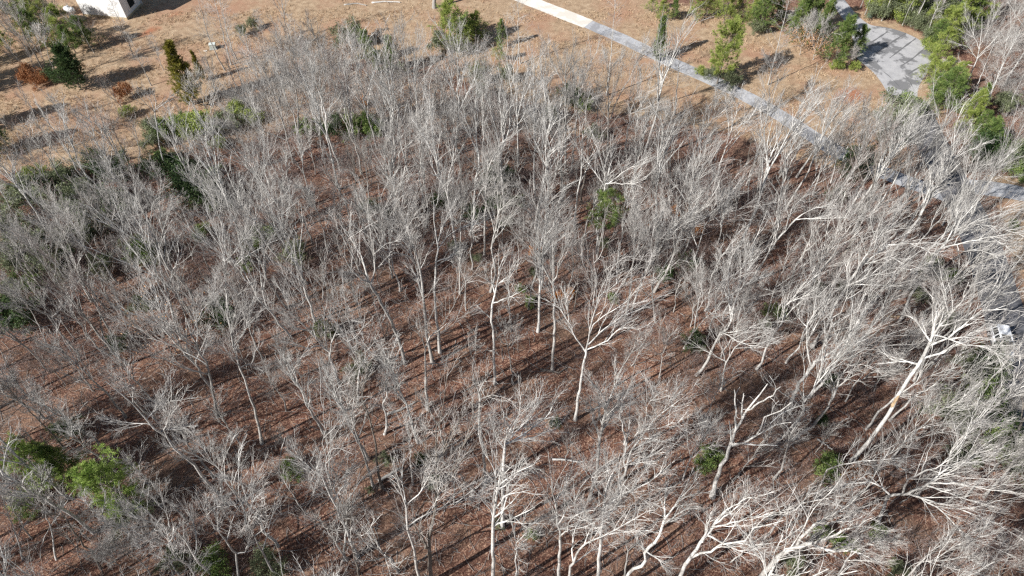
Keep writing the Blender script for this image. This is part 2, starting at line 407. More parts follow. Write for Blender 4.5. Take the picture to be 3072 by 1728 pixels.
# dark tar seams across the turning circle
m, t, b = mat('tar_seam', 0.6); b.inputs['Base Color'].default_value = (.15, .15, .155, 1)
seams = [[(1400, 335), (1480, 285), (1545, 240)], [(1440, 420), (1530, 350), (1620, 290), (1685, 250)], [(1560, 440), (1650, 370), (1760, 290)],
         [(1645, 500), (1750, 440), (1840, 350)], [(1700, 560), (1790, 500), (1880, 470)], [(1480, 515), (1600, 600), (1660, 690)], [(1580, 690), (1630, 690), (1670, 750)],
         [(1655, 545), (1710, 600), (1745, 680)]]
acc = Acc()
for i, s in enumerate(seams):
    A, B = ribbon_pts([tile(0, 2, *q) for q in s], 0.24 if i < 5 else .1, 14)
    n = len(A); V = np.zeros((2 * n, 3)); V[:n, :2] = A; V[n:, :2] = B; V[:, 2] = 0.0245 + .0004 * i
    acc.add(V, np.stack([np.arange(n - 1), np.arange(1, n), n + np.arange(1, n), n + np.arange(n - 1)], 1))
tag(link('road_seams', acc.mesh('road_seams', [m], False)), kind='structure')

# ------------------------------------------------------------------ box / prism helper for built things
def boxmesh(bm, sx, sy, sz, loc=(0, 0, 0), rz=0, bev=0):
    mtx = Matrix.Translation(loc) @ Matrix.Rotation(rz, 4, 'Z') @ Matrix.Diagonal((sx, sy, sz, 1))
    r = bmesh.ops.create_cube(bm, size=1, matrix=mtx)
    if bev:
        es = list({e for v in r['verts'] for e in v.link_edges})
        bmesh.ops.bevel(bm, geom=es, offset=bev, segments=2, affect='EDGES', profile=.6)
def bmobj(name, bm, m, parent=None, smooth=False):
    me = bpy.data.meshes.new(name); bm.to_mesh(me); bm.free(); me.materials.append(m)
    if smooth: me.polygons.foreach_set('use_smooth', np.ones(len(me.polygons), bool))
    return link(name, me, parent)
def paint(name, c, rough=.5, dirt=.25, sc=3):
    m, t, b = mat(name, rough); f = noise(t, objco(t), sc, 5, .65)
    t.links.new(ramp(t, f, [(.3, tuple(x * (1 - dirt) for x in c)), (.65, c)]), b.inputs['Base Color']); return m

# house: near corner, wall to the left, wall away to the right
C0 = gp(383, 60); CL = gp(272, 50); CR = gp(431, 14)
u = CL - C0; Lw = 8.6; ul = u / np.linalg.norm(u)
v = CR - C0; v -= ul * (v @ ul); vr = v / np.linalg.norm(v); Rw = 5.6
house = empty('house', tuple(C0)); house.rotation_euler = (0, 0, math.atan2(ul[1], ul[0]))
# local: +x along the left wall, -y (or +y) away
sgn = 1 if (ul[0] * vr[1] - ul[1] * vr[0]) > 0 else -1
tag(house, 'white house corner with one dark window at the top left edge', 'house')
m_wall, t, b = mat('white_brick', .8)
br = N(t, 'ShaderNodeTexBrick'); br.inputs['Color1'].default_value = (.80, .80, .79, 1); br.inputs['Color2'].default_value = (.74, .74, .73, 1)
br.inputs['Mortar'].default_value = (.66, .65, .63, 1); br.inputs['Scale'].default_value = 1.0; br.inputs['Mortar Size'].default_value = .012
br.inputs['Brick Width'].default_value = .42; br.inputs['Row Height'].default_value = .14
mp = N(t, 'ShaderNodeMapping'); mp.inputs['Rotation'].default_value = (math.pi / 2, 0, 0); t.links.new(objco(t), mp.inputs[0]); t.links.new(mp.outputs[0], br.inputs['Vector'])
dn = noise(t, objco(t), .8, 6, .7)
t.links.new(mix(t, ramp(t, dn, [(.5, (0,)), (.75, (.35,))]), br.outputs['Color'], (.55, .53, .5)), b.inputs['Base Color'])
bm = bmesh.new(); Hh = 5.6
boxmesh(bm, Lw, Rw, Hh - .45, (Lw / 2, sgn * Rw / 2, .45 + (Hh - .45) / 2)); bmobj('wall', bm, m_wall, house)
bm = bmesh.new(); boxmesh(bm, Lw + .06, Rw + .06, .6, (Lw / 2, sgn * Rw / 2, .15)); bmobj('foundation', bm, paint('tan_foundation', (.52, .42, .28), .9, .4), house)
bm = bmesh.new()
pts = []
for xx in (-.5, Lw + .5):
    for yy, zz in ((-.5, Hh - .12), (Rw / 2, Hh + 2.1), (Rw + .5, Hh - .12), (Rw + .5, Hh + .06), (Rw / 2, Hh + 2.3), (-.5, Hh + .06)):
        pts.append(bm.verts.new((xx, sgn * yy, zz)))
for i in range(6): bm.faces.new((pts[i], pts[(i + 1) % 6], pts[6 + (i + 1) % 6], pts[6 + i]))
bm.faces.new(pts[:6]); bm.faces.new(pts[6:][::-1]); bmesh.ops.recalc_face_normals(bm, faces=bm.faces[:])
bmobj('roof', bm, paint('grey_shingle', (.16, .155, .15), .9, .4, 8), house)
m_gl, t, b = mat('dark_glass', .08); b.inputs['Base Color'].default_value = (.012, .016, .018, 1); b.inputs['Specular IOR Level'].default_value = .5
# window on the receding right wall (plane x = 0)
bm = bmesh.new()
for yy in (-.92, .92): boxmesh(bm, .07, .09, 2.18, (0, yy, 0))
for zz in (-1.05, 1.05): boxmesh(bm, .075, 1.75, .09, (0, 0, zz))
win = bmobj('window', bm, paint('white_frame', (.75, .75, .75)), house); win.location = (-.03, sgn * 2.75, 2.25)
bm = bmesh.new(); boxmesh(bm, .03, 1.75, 2.0, (0, 0, 0)); bmobj('pane', bm, m_gl, win)
# downspout at the far right corner and low retaining wing wall at the left end
bm = bmesh.new(); boxmesh(bm, .1, .1, Hh - .3, (-.08, sgn * (Rw - .25), Hh / 2)); bmobj('downspout', bm, paint('white_metal', (.7, .72, .74)), house)

wing = empty('wing_wall', tuple(gp(262, 55))); tag(wing, 'low tan concrete wing wall sloping from the left end of the white house', 'wall')
wing.rotation_euler = (0, 0, math.atan2(ul[1], ul[0]) - sgn * math.pi / 2 * .8)
bm = bmesh.new()
vsx = [(0, 0), (2.9, 0), (2.9, 2.1), (0, .35)]
fr = [bm.verts.new((x, -.11, z)) for x, z in vsx]; bk = [bm.verts.new((x, .11, z)) for x, z in vsx]
bm.faces.new(fr); bm.faces.new(bk[::-1])
for i in range(4): bm.faces.new((fr[i], bk[i], bk[(i + 1) % 4], fr[(i + 1) % 4]))
bmesh.ops.recalc_face_normals(bm, faces=bm.faces[:])
bmobj('wall_panel', bm, paint('stained_concrete', (.48, .43, .32), .9, .4, 2), wing)
bm = bmesh.new(); boxmesh(bm, 2.9, .3, .06, (0, 0, 0))
bmesh.ops.rotate(bm, verts=bm.verts, cent=(0, 0, 0), matrix=Matrix.Rotation(-math.atan2(1.75, 2.9), 3, 'Y')); bmesh.ops.translate(bm, verts=bm.verts, vec=(1.45, 0, 1.27))
bmobj('coping', bm, paint('pale_coping', (.62, .57, .46), .9, .3), wing)

# propane tank
tk = empty('propane_tank', tuple(gp(213, 40))); tk.rotation_euler = (0, 0, math.radians(-20))
tag(tk, 'white capsule-shaped propane tank lying in shade left of the white house', 'gas tank')
mt = paint('white_tank_paint', (.74, .76, .78), .4, .15)
bm = bmesh.new(); prof = [(-1.12, 0), (-1.10, .16), (-1.0, .33), (-.82, .45), (-.5, .5), (0, .5), (.5, .5), (.82, .45), (1.0, .33), (1.10, .16), (1.12, 0)]
ns_ = 20; rings = []
for x, r in prof: rings.append([bm.verts.new((x, r * math.cos(a), .78 + r * math.sin(a))) for a in [i * 2 * math.pi / ns_ for i in range(ns_)]] if r > 0 else [bm.verts.new((x, 0, .78))])
for a, c in zip(rings, rings[1:]):
    for i in range(ns_):
        j = (i + 1) % ns_
        if len(a) == 1: bm.faces.new((a[0], c[i], c[j]))
        elif len(c) == 1: bm.faces.new((a[i], c[0], a[j]))
        else: bm.faces.new((a[i], c[i], c[j], a[j]))
bmesh.ops.recalc_face_normals(bm, faces=bm.faces[:])
bmobj('shell', bm, mt, tk, True)
bm = bmesh.new(); bmesh.ops.create_cone(bm, cap_ends=True, segments=16, radius1=.19, radius2=.17, depth=.26, matrix=Matrix.Translation((0, 0, 1.36))); bmobj('valve_dome', bm, mt, tk)
for xx in (-.6, .6):
    bm = bmesh.new(); boxmesh(bm, .12, .7, .34, (xx, 0, .15)); bmobj('support', bm, paint('grey_support', (.45, .45, .44)), tk)

# pale barrel-like bin beside the house
bn = empty('storage_bin', tuple(gp(254, 9))); tag(bn, 'pale green storage bin with darker lid against the left end of the white house', 'bin')
bm = bmesh.new(); boxmesh(bm, 1.0, .8, 1.0, (0, 0, .5), .3, .06); bmobj('body', bm, paint('pale_green_plastic', (.45, .50, .42), .5), bn)
bm = bmesh.new(); boxmesh(bm, 1.08, .88, .1, (0, 0, 1.06), .3, .03); bmobj('lid', bm, paint('dull_yellow_lid', (.42, .42, .25), .5), bn)

# utility cabinet between the birches
ub = empty('utility_cabinet', tuple(gp(641, 146))); tag(ub, 'pale grey-green utility cabinet standing between slim pale trunks', 'utility box')
mu = paint('pale_green_metal', (.50, .56, .52), .5)
bm = bmesh.new(); boxmesh(bm, 1.0, .75, .8, (0, 0, .5), .2, .04); bmobj('cabinet', bm, mu, ub)
bm = bmesh.new(); boxmesh(bm, 1.08, .83, .07, (0, 0, .94), .2, .02); bmobj('lid', bm, paint('pale_lid', (.62, .68, .64), .5), ub)
bm = bmesh.new(); boxmesh(bm, 1.25, 1.0, .14, (0, 0, .05), .2); bmobj('concrete_pad', bm, paint('grey_pad', (.4, .4, .38), .9), ub)
rb = empty('scrap_board', tuple(gp(616, 153))); tag(rb, 'small white scrap of board on the ground left of the utility cabinet', 'scrap')
bm = bmesh.new(); boxmesh(bm, .62, .22, .05, (0, 0, .04), .15); boxmesh(bm, .25, .2, .045, (.1, -.16, .04), .6); bmobj('board', bm, paint('white_board', (.8, .78, .72)), rb)
# rounded green pedestal beside the turning circle
pd = empty('utility_pedestal', tuple(gp(2609, 50))); tag(pd, 'small domed dark green utility pedestal on the pine-straw verge above the cul-de-sac', 'utility box')
bm = bmesh.new(); bmesh.ops.create_uvsphere(bm, u_segments=20, v_segments=10, radius=.5, matrix=Matrix.Translation((0, 0, .5)) @ Matrix.Diagonal((1.1, .9, .75, 1)))
bmobj('hood', bm, paint('dark_green_plastic', (.07, .14, .10), .35), pd, True)
bm = bmesh.new(); bmesh.ops.create_cone(bm, cap_ends=True, segments=20, radius1=.56, radius2=.5, depth=.5, matrix=Matrix.Translation((0, 0, .22)) @ Matrix.Diagonal((1.05, .9, 1, 1)))
bmobj('base', bm, paint('grey_green_plastic', (.16, .22, .18), .5), pd)

# ------------------------------------------------------------------ parked car (white suv) on the shaded road
car = empty('parked_car', tuple(gp(2996, 1040)))
hd = gp(3014, 1062) - gp(2990, 975); car.rotation_euler = (0, 0, math.atan2(hd[1], hd[0]))
tag(car, 'white suv with dark sunroof parked on the shaded road at the right edge', 'car')
mw = paint('white_car_paint', (.80, .82, .85), .25, .05); mk, t, b = mat('tyre_rubber', .8); b.inputs['Base Color'].default_value = (.02, .02, .02, 1)
# body by cross sections along x (front is +x): (x, half width, z sill, z belt)
def loft(secs, ringf, name, m, parent, smooth=True):
    bm = bmesh.new(); R_ = [[bm.verts.new(p) for p in ringf(*s)] for s in secs]; n = len(R_[0])
    for a, c in zip(R_, R_[1:]):
        for i in range(n): bm.faces.new((a[i], a[(i + 1) % n], c[(i + 1) % n], c[i]))
    bm.faces.new(R_[0][::-1]); bm.faces.new(R_[-1]); bmesh.ops.recalc_face_normals(bm, faces=bm.faces[:])
    return bmobj(name, bm, m, parent, smooth)
def ring(x, hw, z0, z1, cr):
    return [(x, -hw * .93, z0), (x, -hw, z0 + .22), (x, -hw, z1 - .16), (x, -hw * .93, z1 - .04), (x, -hw * .5, z1 + cr), (x, hw * .5, z1 + cr), (x, hw * .93, z1 - .04), (x, hw, z1 - .16), (x, hw, z0 + .22), (x, hw * .93, z0)]
body = loft([(-2.38, .78, .45, .95, 0), (-2.30, .88, .34, 1.05, .01), (-1.6, .93, .28, 1.08, .02), (0, .94, .26, 1.06, .02), (.95, .94, .26, 1.05, .03), (1.6, .92, .28, .98, .04), (2.15, .87, .30, .88, .03), (2.35, .76, .38, .78, .01)], ring, 'body', mw, car)
def cring(x, hwb, hwt, zt):
    return [(x, -hwb, 1.03), (x, -hwt, zt - .05), (x, -hwt * .85, zt), (x, hwt * .85, zt), (x, hwt, zt - .05), (x, hwb, 1.03)]
loft([(-2.28, .80, .68, 1.12), (-1.95, .84, .69, 1.62), (.30, .86, .69, 1.66), (1.12, .84, .68, 1.10)], cring, 'greenhouse', m_gl, car, False)
bm = bmesh.new(); boxmesh(bm, 2.3, 1.36, .05, (-.82, 0, 1.675), 0, .02); bmobj('roof', bm, mw, car)
bm = bmesh.new(); boxmesh(bm, .72, .95, .03, (-.12, 0, 1.705)); bmobj('sunroof', bm, m_gl, car)
for s in (-1, 1):
    for (x0, z0, x1, z1, q0, q1) in ((.30, 1.66, 1.12, 1.07, .70, .86), (-.55, 1.64, -.60, 1.06, .70, .88), (-1.6, 1.62, -1.75, 1.06, .70, .88), (-1.97, 1.62, -2.3, 1.06, .69, .82)):
        a = Vector((x0, s * q0, z0)); c = Vector((x1, s * q1, z1)); d = (c - a); bm = bmesh.new()
        mtx = Matrix.Translation((a + c) / 2) @ d.to_track_quat('X', 'Z').to_matrix().to_4x4() @ Matrix.Diagonal((d.length, .09, .07, 1))
        bmesh.ops.create_cube(bm, size=1, matrix=mtx); bmobj('pillar', bm, mw, car)
for s in (-1, 1):
    bm = bmesh.new(); boxmesh(bm, .16, .26, .17, (.78, s * 1.05, 1.12), 0, .04); bmobj('wing_mirror', bm, mw, car)
    bm = bmesh.new(); boxmesh(bm, .22, .3, .14, (2.2, s * .66, .74), s * -.25, .03); bmobj('headlight', bm, paint('lamp_glass', (.6, .62, .65), .1), car)
    bm = bmesh.new(); boxmesh(bm, .1, .16, .4, (-2.33, s * .76, .9), 0, .02); bmobj('tail_light', bm, paint('red_lens', (.4, .02, .02), .2), car)
    for x in (-1.45, 1.45):
        bm = bmesh.new(); mtx = Matrix.Translation((x, s * .86, .35)) @ Matrix.Rotation(math.pi / 2, 4, 'X')
        bmesh.ops.create_cone(bm, cap_ends=True, segments=24, radius1=.35, radius2=.35, depth=.23, matrix=mtx); wh = bmobj('wheel', bm, mk, car)
        bm = bmesh.new(); mtx = Matrix.Translation((x, s * .975, .35)) @ Matrix.Rotation(math.pi / 2, 4, 'X')
        bmesh.ops.create_cone(bm, cap_ends=True, segments=16, radius1=.22, radius2=.2, depth=.03, matrix=mtx); bmobj('rim', bm, paint('alloy', (.5, .5, .52), .3), wh)

# ------------------------------------------------------------------ traced trees: (row, col, trunk points, limbs, options), points in that tile's enlarged pixels
# options: r = trunk thickness factor, m = bark, l = label, d = twig density, s = side branches only (slim tree)
T = []
def tr(row_, col_, trunk, limbs=(), **k): T.append((row_, col_, trunk, limbs, k))
# upper left
tr(0,0,[(2215,1230),(2170,1080),(2140,940),(2060,700),(1990,520),(1880,410)],[[(2140,950),(2110,780),(2130,600),(2080,420)],[(2165,1060),(1980,990),(1890,800),(1750,690),(1600,600)],[(2130,900),(2010,760),(1900,560),(1780,440)]], l='big pale spreading tree with long left-reaching limbs, just right of the olive cedar')
tr(0,0,[(2265,1150),(2250,1000),(2250,900),(2240,720),(2200,500),(2190,400)],[[(2250,980),(2330,840),(2400,760),(2490,700)],[(2245,860),(2300,700),(2330,520),(2400,380)],[(2330,840),(2370,640),(2480,470)]])
tr(0,0,[(1990,1260),(1930,1130),(1850,1010),(1760,960),(1650,930)],[[(1850,1010),(1760,880),(1680,840)]])
tr(0,0,[(1275,1335),(1210,1130),(1190,1010),(1170,850)],[[(1170,850),(1090,770),(1010,670)],[(1170,850),(1180,760),(1150,680)],[(1190,830),(1240,780),(1310,700)],[(1180,960),(1240,900),(1260,820)],[(1170,850),(1130,740),(1090,660)]], d=.8, m='bark_white', l='lone pale tree with a rounded twiggy crown below the olive cedar')
tr(0,0,[(985,1260),(920,1120),(860,990),(830,900)],[[(830,900),(820,820),(815,750)],[(870,990),(890,880),(940,800)],[(855,980),(780,970),(720,940)]], m='bark_dark', d=.5, l='dark crooked sparse tree left of the lone pale round-crowned tree')
tr(0,0,[(1440,1440),(1390,1250),(1350,1080)],[[(1390,1250),(1400,1100),(1375,1030)]], m='bark_dark', d=.3)
tr(0,0,[(1745,490),(1700,330),(1650,120),(1600,-60),(1560,-180)], s=1, m='bark_white', l='slim pale birch-like trunk just right of the utility cabinet')
tr(0,0,[(1790,450),(1750,370),(1690,150),(1650,-40),(1620,-160)], s=1, m='bark_white', l='second slim pale trunk right of the utility cabinet')
tr(0,0,[(1700,530),(1640,430),(1560,230),(1500,0),(1470,-120)], s=1, l='slim grey trunk crossing the front of the utility cabinet')
tr(0,0,[(1142,645),(1070,500),(1000,330),(960,240)], s=1)
tr(0,0,[(1235,530),(1190,420),(1130,270)], s=1)
tr(0,0,[(1010,430),(960,300),(900,160),(830,0)], s=1, m='bark_dark', l='dark bare tree standing in front of the white house corner')
tr(0,0,[(365,600),(290,460),(200,300),(120,120),(60,-20)],[[(250,380),(330,260),(350,150)],[(200,300),(150,180),(20,60)]], m='bark_dark', r=1.1, l='grey tree leaning left over the dark round cedar at the top left')
tr(0,0,[(420,610),(390,480),(340,330),(280,230)],[[(390,480),(450,380),(470,300)]])
tr(0,0,[(560,1035),(500,960),(450,850),(385,730)], s=1, l='slim feathery bare tree on the tan grass at the left')
tr(0,0,[(1565,860),(1535,760),(1490,640),(1440,560)],[[(1550,800),(1510,660),(1490,540)],[(1555,820),(1560,680),(1560,560)],[(1560,840),(1600,720),(1630,640)],[(1550,810),(1470,720),(1420,640)]], r=.7, l='grey many-stemmed small tree standing against the olive cedar')
tr(0,0,[(740,1290),(760,1180),(790,1080)],d=.6)
tr(0,0,[(520,1240),(440,1160),(350,1050)],d=.6)
tr(0,0,[(1110,1290),(1060,1180),(1030,1020),(1000,920)],d=.5)
tr(0,0,[(1960,1360),(1900,1190),(1850,1090)],[],d=.8)
tr(0,0,[(2000,330),(1960,180),(1930,80)], s=1)
tr(0,0,[(2220,420),(2190,240),(2170,100)], s=1)
tr(0,0,[(2550,660),(2500,440),(2470,300)], s=1)
tr(0,1,[(702,58),(700,-60),(705,-620)], r=3.0, d=.8, l='thick pale trunk cut by the top edge right of the brush pile')
# upper middle
tr(0,1,[(545,940),(520,700),(500,520),(440,300),(410,190)],[[(500,560),(560,420),(620,300)],[(470,420),(390,280),(330,200)],[(440,300),(480,180),(540,130)]], s=1, l='tall slim pale tree with a pinkish fine crown left of the yellow-green pines')
tr(0,1,[(642,685),(620,480),(600,300),(590,220)], s=1)
tr(0,1,[(115,1005),(60,850),(40,620),(0,250)], s=1, r=1.2)
tr(0,1,[(190,855),(120,700),(60,550),(20,420)], s=1)
tr(0,1,[(318,955),(305,850),(290,700),(275,520)],[[(305,850),(240,700),(170,560)],[(310,880),(270,700),(220,530)],[(315,880),(330,720),(350,600)],[(312,900),(320,740),(310,560)],[(310,880),(250,780),(190,650)]], r=.8, m='bark_white', l='bright vase-shaped many-stemmed bare tree left of centre near the brush edge')
tr(0,1,[(770,1000),(810,830),(900,620),(950,470),(1060,370)],[[(900,640),(840,480),(810,390)],[(940,500),(890,380),(880,330)],[(810,830),(760,700),(740,560)]], m='bark_white')
tr(0,1,[(1350,480),(1340,350),(1335,180),(1330,20),(1328,-120)], s=1, m='bark_white', l='tall straight pale tree rising past the top edge left of the driveway')
tr(0,1,[(1335,1260),(1330,950),(1325,700),(1330,380)],[[(1330,950),(1280,650),(1240,350)],[(1330,900),(1380,650),(1430,450)],[(1330,850),(1430,620),(1510,400)],[(1330,800),(1300,580),(1290,380)],[(1330,1000),(1250,780),(1210,600)],[(1330,960),(1420,760),(1530,560)]], d=1.2, m='bark_white')
tr(0,1,[(1690,1280),(1692,1000),(1690,800),(1690,620),(1695,480)],[[(1690,600),(1640,450),(1590,350)],[(1690,560),(1740,420),(1750,320)],[(1690,640),(1610,520),(1560,400)]])
tr(0,1,[(1738,1300),(1770,950),(1790,760),(1790,560)],[[(1790,760),(1750,600),(1730,480)],[(1790,740),(1830,590),(1900,450),(1950,370)],[(1790,700),(1840,560),(1830,400)]])
tr(0,1,[(2000,720),(2020,600),(2045,300),(2060,130),(2062,0)], s=1, m='bark_white', l='slim feathery pale tree standing against the grey driveway')
tr(0,1,[(2010,1130),(2015,900),(2015,700),(2010,440)],[[(2015,850),(1950,700),(1900,480)],[(2015,800),(2080,640),(2110,430)],[(2010,900),(1920,780),(1860,640)],[(2012,860),(2050,700),(2060,520)]], d=1.1)
tr(0,1,[(2140,1150),(2160,980),(2190,820),(2250,640),(2310,520)],[[(2160,980),(2240,820),(2330,700),(2430,610)],[(2190,820),(2290,700),(2390,620)],[(2170,900),(2170,760),(2200,560)],[(2180,860),(2330,800),(2450,760)]], d=1.1, m='bark_white')
tr(0,1,[(2030,900),(2080,750),(2170,600),(2250,430),(2380,370)],[[(2170,600),(2180,450),(2230,380)],[(2250,430),(2330,440),(2420,380)]], l='long pale limb-like tree reaching right to the columnar cedar by the driveway')
tr(0,1,[(2515,870),(2540,600),(2555,350),(2560,240)], s=1)
tr(0,1,[(845,1440),(840,1230),(800,1000),(760,860)],[[(830,1180),(880,1000),(930,870)],[(820,1100),(740,960),(690,880)],[(835,1180),(850,960),(850,820)],[(840,1250),(930,1080),(1010,960)],[(810,1040),(780,900),(800,790)]], d=1.3, m='bark_white')
tr(0,1,[(210,1490),(190,1300),(150,1170),(120,1050)],[[(200,1380),(110,1250),(40,1120)],[(190,1300),(210,1160),(220,1060)],[(200,1400),(80,1300),(-10,1250)],[(195,1330),(170,1180),(60,1080)]], d=1.3)
tr(0,1,[(465,1490),(455,1300),(430,1130),(400,980)],[[(450,1230),(500,1080),(540,960)],[(455,1280),(360,1150),(310,1050)],[(440,1180),(460,1040),(440,940)]], d=1.1)
tr(0,1,[(620,1440),(625,1250),(600,1050),(560,900)],[[(600,1050),(650,900),(680,780)],[(620,1200),(680,1060),(720,980)],[(600,1050),(590,880),(620,740)]], d=1.1)
tr(0,1,[(1460,1350),(1450,1200),(1470,1050),(1490,900)],[[(1450,1200),(1400,1050),(1400,930)],[(1455,1150),(1540,1020),(1600,930)]], d=1.1)
tr(0,1,[(2480,1450),(2480,1230),(2500,1050),(2480,850)],[[(2480,1230),(2420,1080),(2400,960)],[(2490,1150),(2550,980),(2576,860)]])
tr(0,1,[(1110,760),(1100,500),(1085,330)], s=1)
tr(0,1,[(720,700),(715,540),(700,420)], s=1)
# upper right
tr(0,2,[(645,640),(680,500),(722,330),(770,130),(800,0),(815,-120)], s=1, m='bark_white', r=.8, l='tall straight white feathery trunk leaning right between the pines, top right')
tr(0,2,[(650,850),(655,700),(680,560),(650,450)],[[(655,760),(610,650),(600,560)],[(665,640),(720,520),(730,420)],[(655,720),(720,630),(770,560)]], m='bark_white', l='forked white-limbed tree on the tan grass between the round pine and the cul-de-sac')
tr(0,2,[(2120,700),(2170,580),(2220,450),(2250,300),(2260,120)],[[(2220,440),(2150,350),(2060,330)],[(2230,430),(2400,250),(2560,60)],[(2240,380),(2180,230),(2130,120)],[(2225,440),(2330,330),(2480,280)],[(2200,500),(2090,470),(1990,470)],[(2240,350),(2330,180),(2380,60)]], m='bark_white', d=1.2, r=1.0, l='large white spreading tree right of the cul-de-sac with limbs fanning right')
tr(0,2,[(2225,935),(2300,780),(2400,520),(2500,330),(2560,200)],[[(2400,520),(2440,360),(2450,240)]], m='bark_white', s=1)
tr(0,2,[(2440,880),(2500,720),(2576,560),(2640,420)], m='bark_white', s=1)
tr(0,2,[(2480,1100),(2540,970),(2620,800)], m='bark_dark', s=1)
tr(0,2,[(2190,715),(2260,560),(2330,380),(2380,230)], s=1, m='bark_white')
tr(0,2,[(2290,760),(2370,600),(2450,430),(2540,200)], s=1, m='bark_white')
tr(0,2,[(1838,262),(1890,130),(1950,0),(1990,-110)], s=1, m='bark_white', r=.9, l='clean white straight trunk at the upper right verge of the cul-de-sac')
tr(0,2,[(985,452),(1000,380),(1030,280),(1080,160)],[[(1000,380),(940,260),(900,180)],[(1000,400),(1080,300),(1150,220)],[(995,420),(1090,370),(1150,340)],[(995,400),(980,280),(960,170)]], m='bark_white', r=.8, lf=1, l='small tree holding tan dead leaves beside the green pines left of the cul-de-sac')
tr(0,2,[(885,415),(900,330),(930,240),(980,140)],[[(900,340),(860,260),(850,200)],[(900,350),(960,260),(1020,150)]], r=.7, lf=1, m='bark_white', l='second small tan-leaved tree, left of its twin near the cul-de-sac')
tr(0,2,[(1240,520),(1265,450),(1290,400)], r=.6)
tr(0,2,[(1120,1380),(1160,1180),(1130,1000),(1080,850),(980,720)],[[(1130,1150),(1200,960),(1240,800)],[(1130,1000),(1150,850),(1120,680)],[(1150,1200),(1260,1060),(1400,960),(1500,920)],[(1080,850),(1050,780),(1060,660)]], m='bark_white', l='white-limbed tree reaching over the shaded end of the grey driveway')
tr(0,2,[(1020,1200),(1060,1000),(1050,850),(900,780)],[[(1060,1000),(1120,850),(1210,740)],[(1050,900),(960,800),(880,760)]], d=.8)
tr(0,2,[(1180,1300),(1240,1120),(1310,980),(1390,820)],[[(1240,1120),(1330,1010),(1480,890)],[(1270,1050),(1290,900),(1310,780)]], m='bark_white')
tr(0,2,[(20,1400),(60,1200),(130,1020),(200,880),(260,760)],[[(60,1200),(160,1050),(300,930),(430,880)],[(100,1080),(90,900),(60,730)],[(130,1020),(210,930),(280,700)],[(160,960),(300,840),(400,800)]], m='bark_white', d=1.1)
tr(0,2,[(225,1440),(290,1220),(350,1030),(400,880),(430,740)],[[(300,1180),(420,1040),(520,920)],[(350,1030),(340,870),(320,740)],[(320,1120),(450,960),(560,820)]], m='bark_white', d=1.1)
tr(0,2,[(110,1440),(120,1250),(170,1100),(200,1000)],[[(120,1250),(60,1130),(30,1000)],[(140,1180),(230,1060),(310,1000)]], d=1.0)
tr(0,2,[(480,1400),(540,1230),(600,1050),(640,880),(660,740)],[[(560,1180),(660,1050),(760,960)],[(600,1050),(560,900),(540,800)],[(620,980),(700,850),(730,740)]], d=1.1)
tr(0,2,[(780,1440),(830,1280),(860,1120),(850,980)],[[(830,1280),(930,1150),(1010,1060)],[(850,1180),(790,1060),(760,950)]], d=1.0)
tr(0,2,[(900,1560),(960,1420),(1050,1290),(1170,1130)],[[(960,1420),(1080,1350),(1220,1260)],[(1000,1370),(1010,1240),(1000,1120)]], m='bark_white')
tr(0,2,[(1690,1500),(1720,1250),(1760,1050),(1720,920)],[[(1720,1250),(1690,1100),(1700,940)],[(1740,1150),(1850,1000),(1880,900)],[(1730,1200),(1810,1050),(1800,920)]], m='bark_white', d=1.0)
tr(0,2,[(1780,1520),(1850,1330),(1950,1130),(2060,980)],[[(1850,1330),(1980,1200),(2170,1080)],[(1880,1260),(1890,1100),(1930,960)],[(1900,1220),(2040,1120),(2140,1010)],[(1830,1390),(1990,1320),(2140,1230)]], m='bark_white', d=1.2)
tr(0,2,[(1480,1540),(1530,1340),(1540,1200),(1600,1040)],[[(1530,1340),(1450,1220),(1380,1140)],[(1530,1280),(1600,1160),(1650,1080)]], d=.9)
tr(0,2,[(1960,1700),(2060,1480),(2180,1320),(2350,1200)],[[(2060,1480),(2250,1360),(2480,1260)],[(2100,1420),(2180,1250),(2210,1150)],[(2180,1340),(2330,1310),(2470,1350)]], m='bark_white', d=1.0)
# middle left
tr(1,0,[(605,1240),(430,1030),(380,950),(340,920),(150,800),(0,700)],[[(380,950),(450,900),(510,830)],[(340,930),(335,830),(320,760)],[(300,900),(200,840),(40,690),(-40,560)],[(400,1000),(280,1030),(110,1080)]], r=1.1, l='large dark-trunked tree leaning far left with a curled side limb, left edge')
tr(1,0,[(840,860),(750,640),(650,460),(620,380),(560,200)],[[(650,460),(560,370),(500,150)],[(620,380),(650,250),(620,100)]], r=.9)
tr(1,0,[(805,890),(690,740),(560,640),(420,530),(300,420),(150,350)],[[(430,520),(430,400),(330,200)],[(420,530),(250,400),(100,280)],[(560,640),(500,500),(470,380),(420,200)]], r=1.0)
tr(1,0,[(1085,670),(1000,540),(930,400),(890,300),(830,160),(760,20)],[[(890,310),(820,270),(700,180),(600,0)],[(900,310),(960,270),(1000,220)],[(850,200),(870,60),(830,-40)]], m='bark_dark')
tr(1,0,[(1330,790),(1300,650),(1270,480),(1230,320),(1200,180),(1200,0)],[[(1240,330),(1100,230),(1000,200),(870,60)],[(1210,200),(1290,130),(1330,30)],[(1270,480),(1330,330),(1290,280)],[(1300,680),(1240,560),(1150,400)]], m='bark_white')
tr(1,0,[(1790,1210),(1740,1050),(1710,850),(1705,700),(1700,560)],[[(1700,560),(1660,380),(1580,150)],[(1720,530),(1790,430),(1900,270)],[(1710,620),(1850,490),(2000,400),(2060,330)],[(1700,560),(1690,380),(1750,200)]], m='bark_white', l='pale tree forking wide with a long right limb, left of centre')
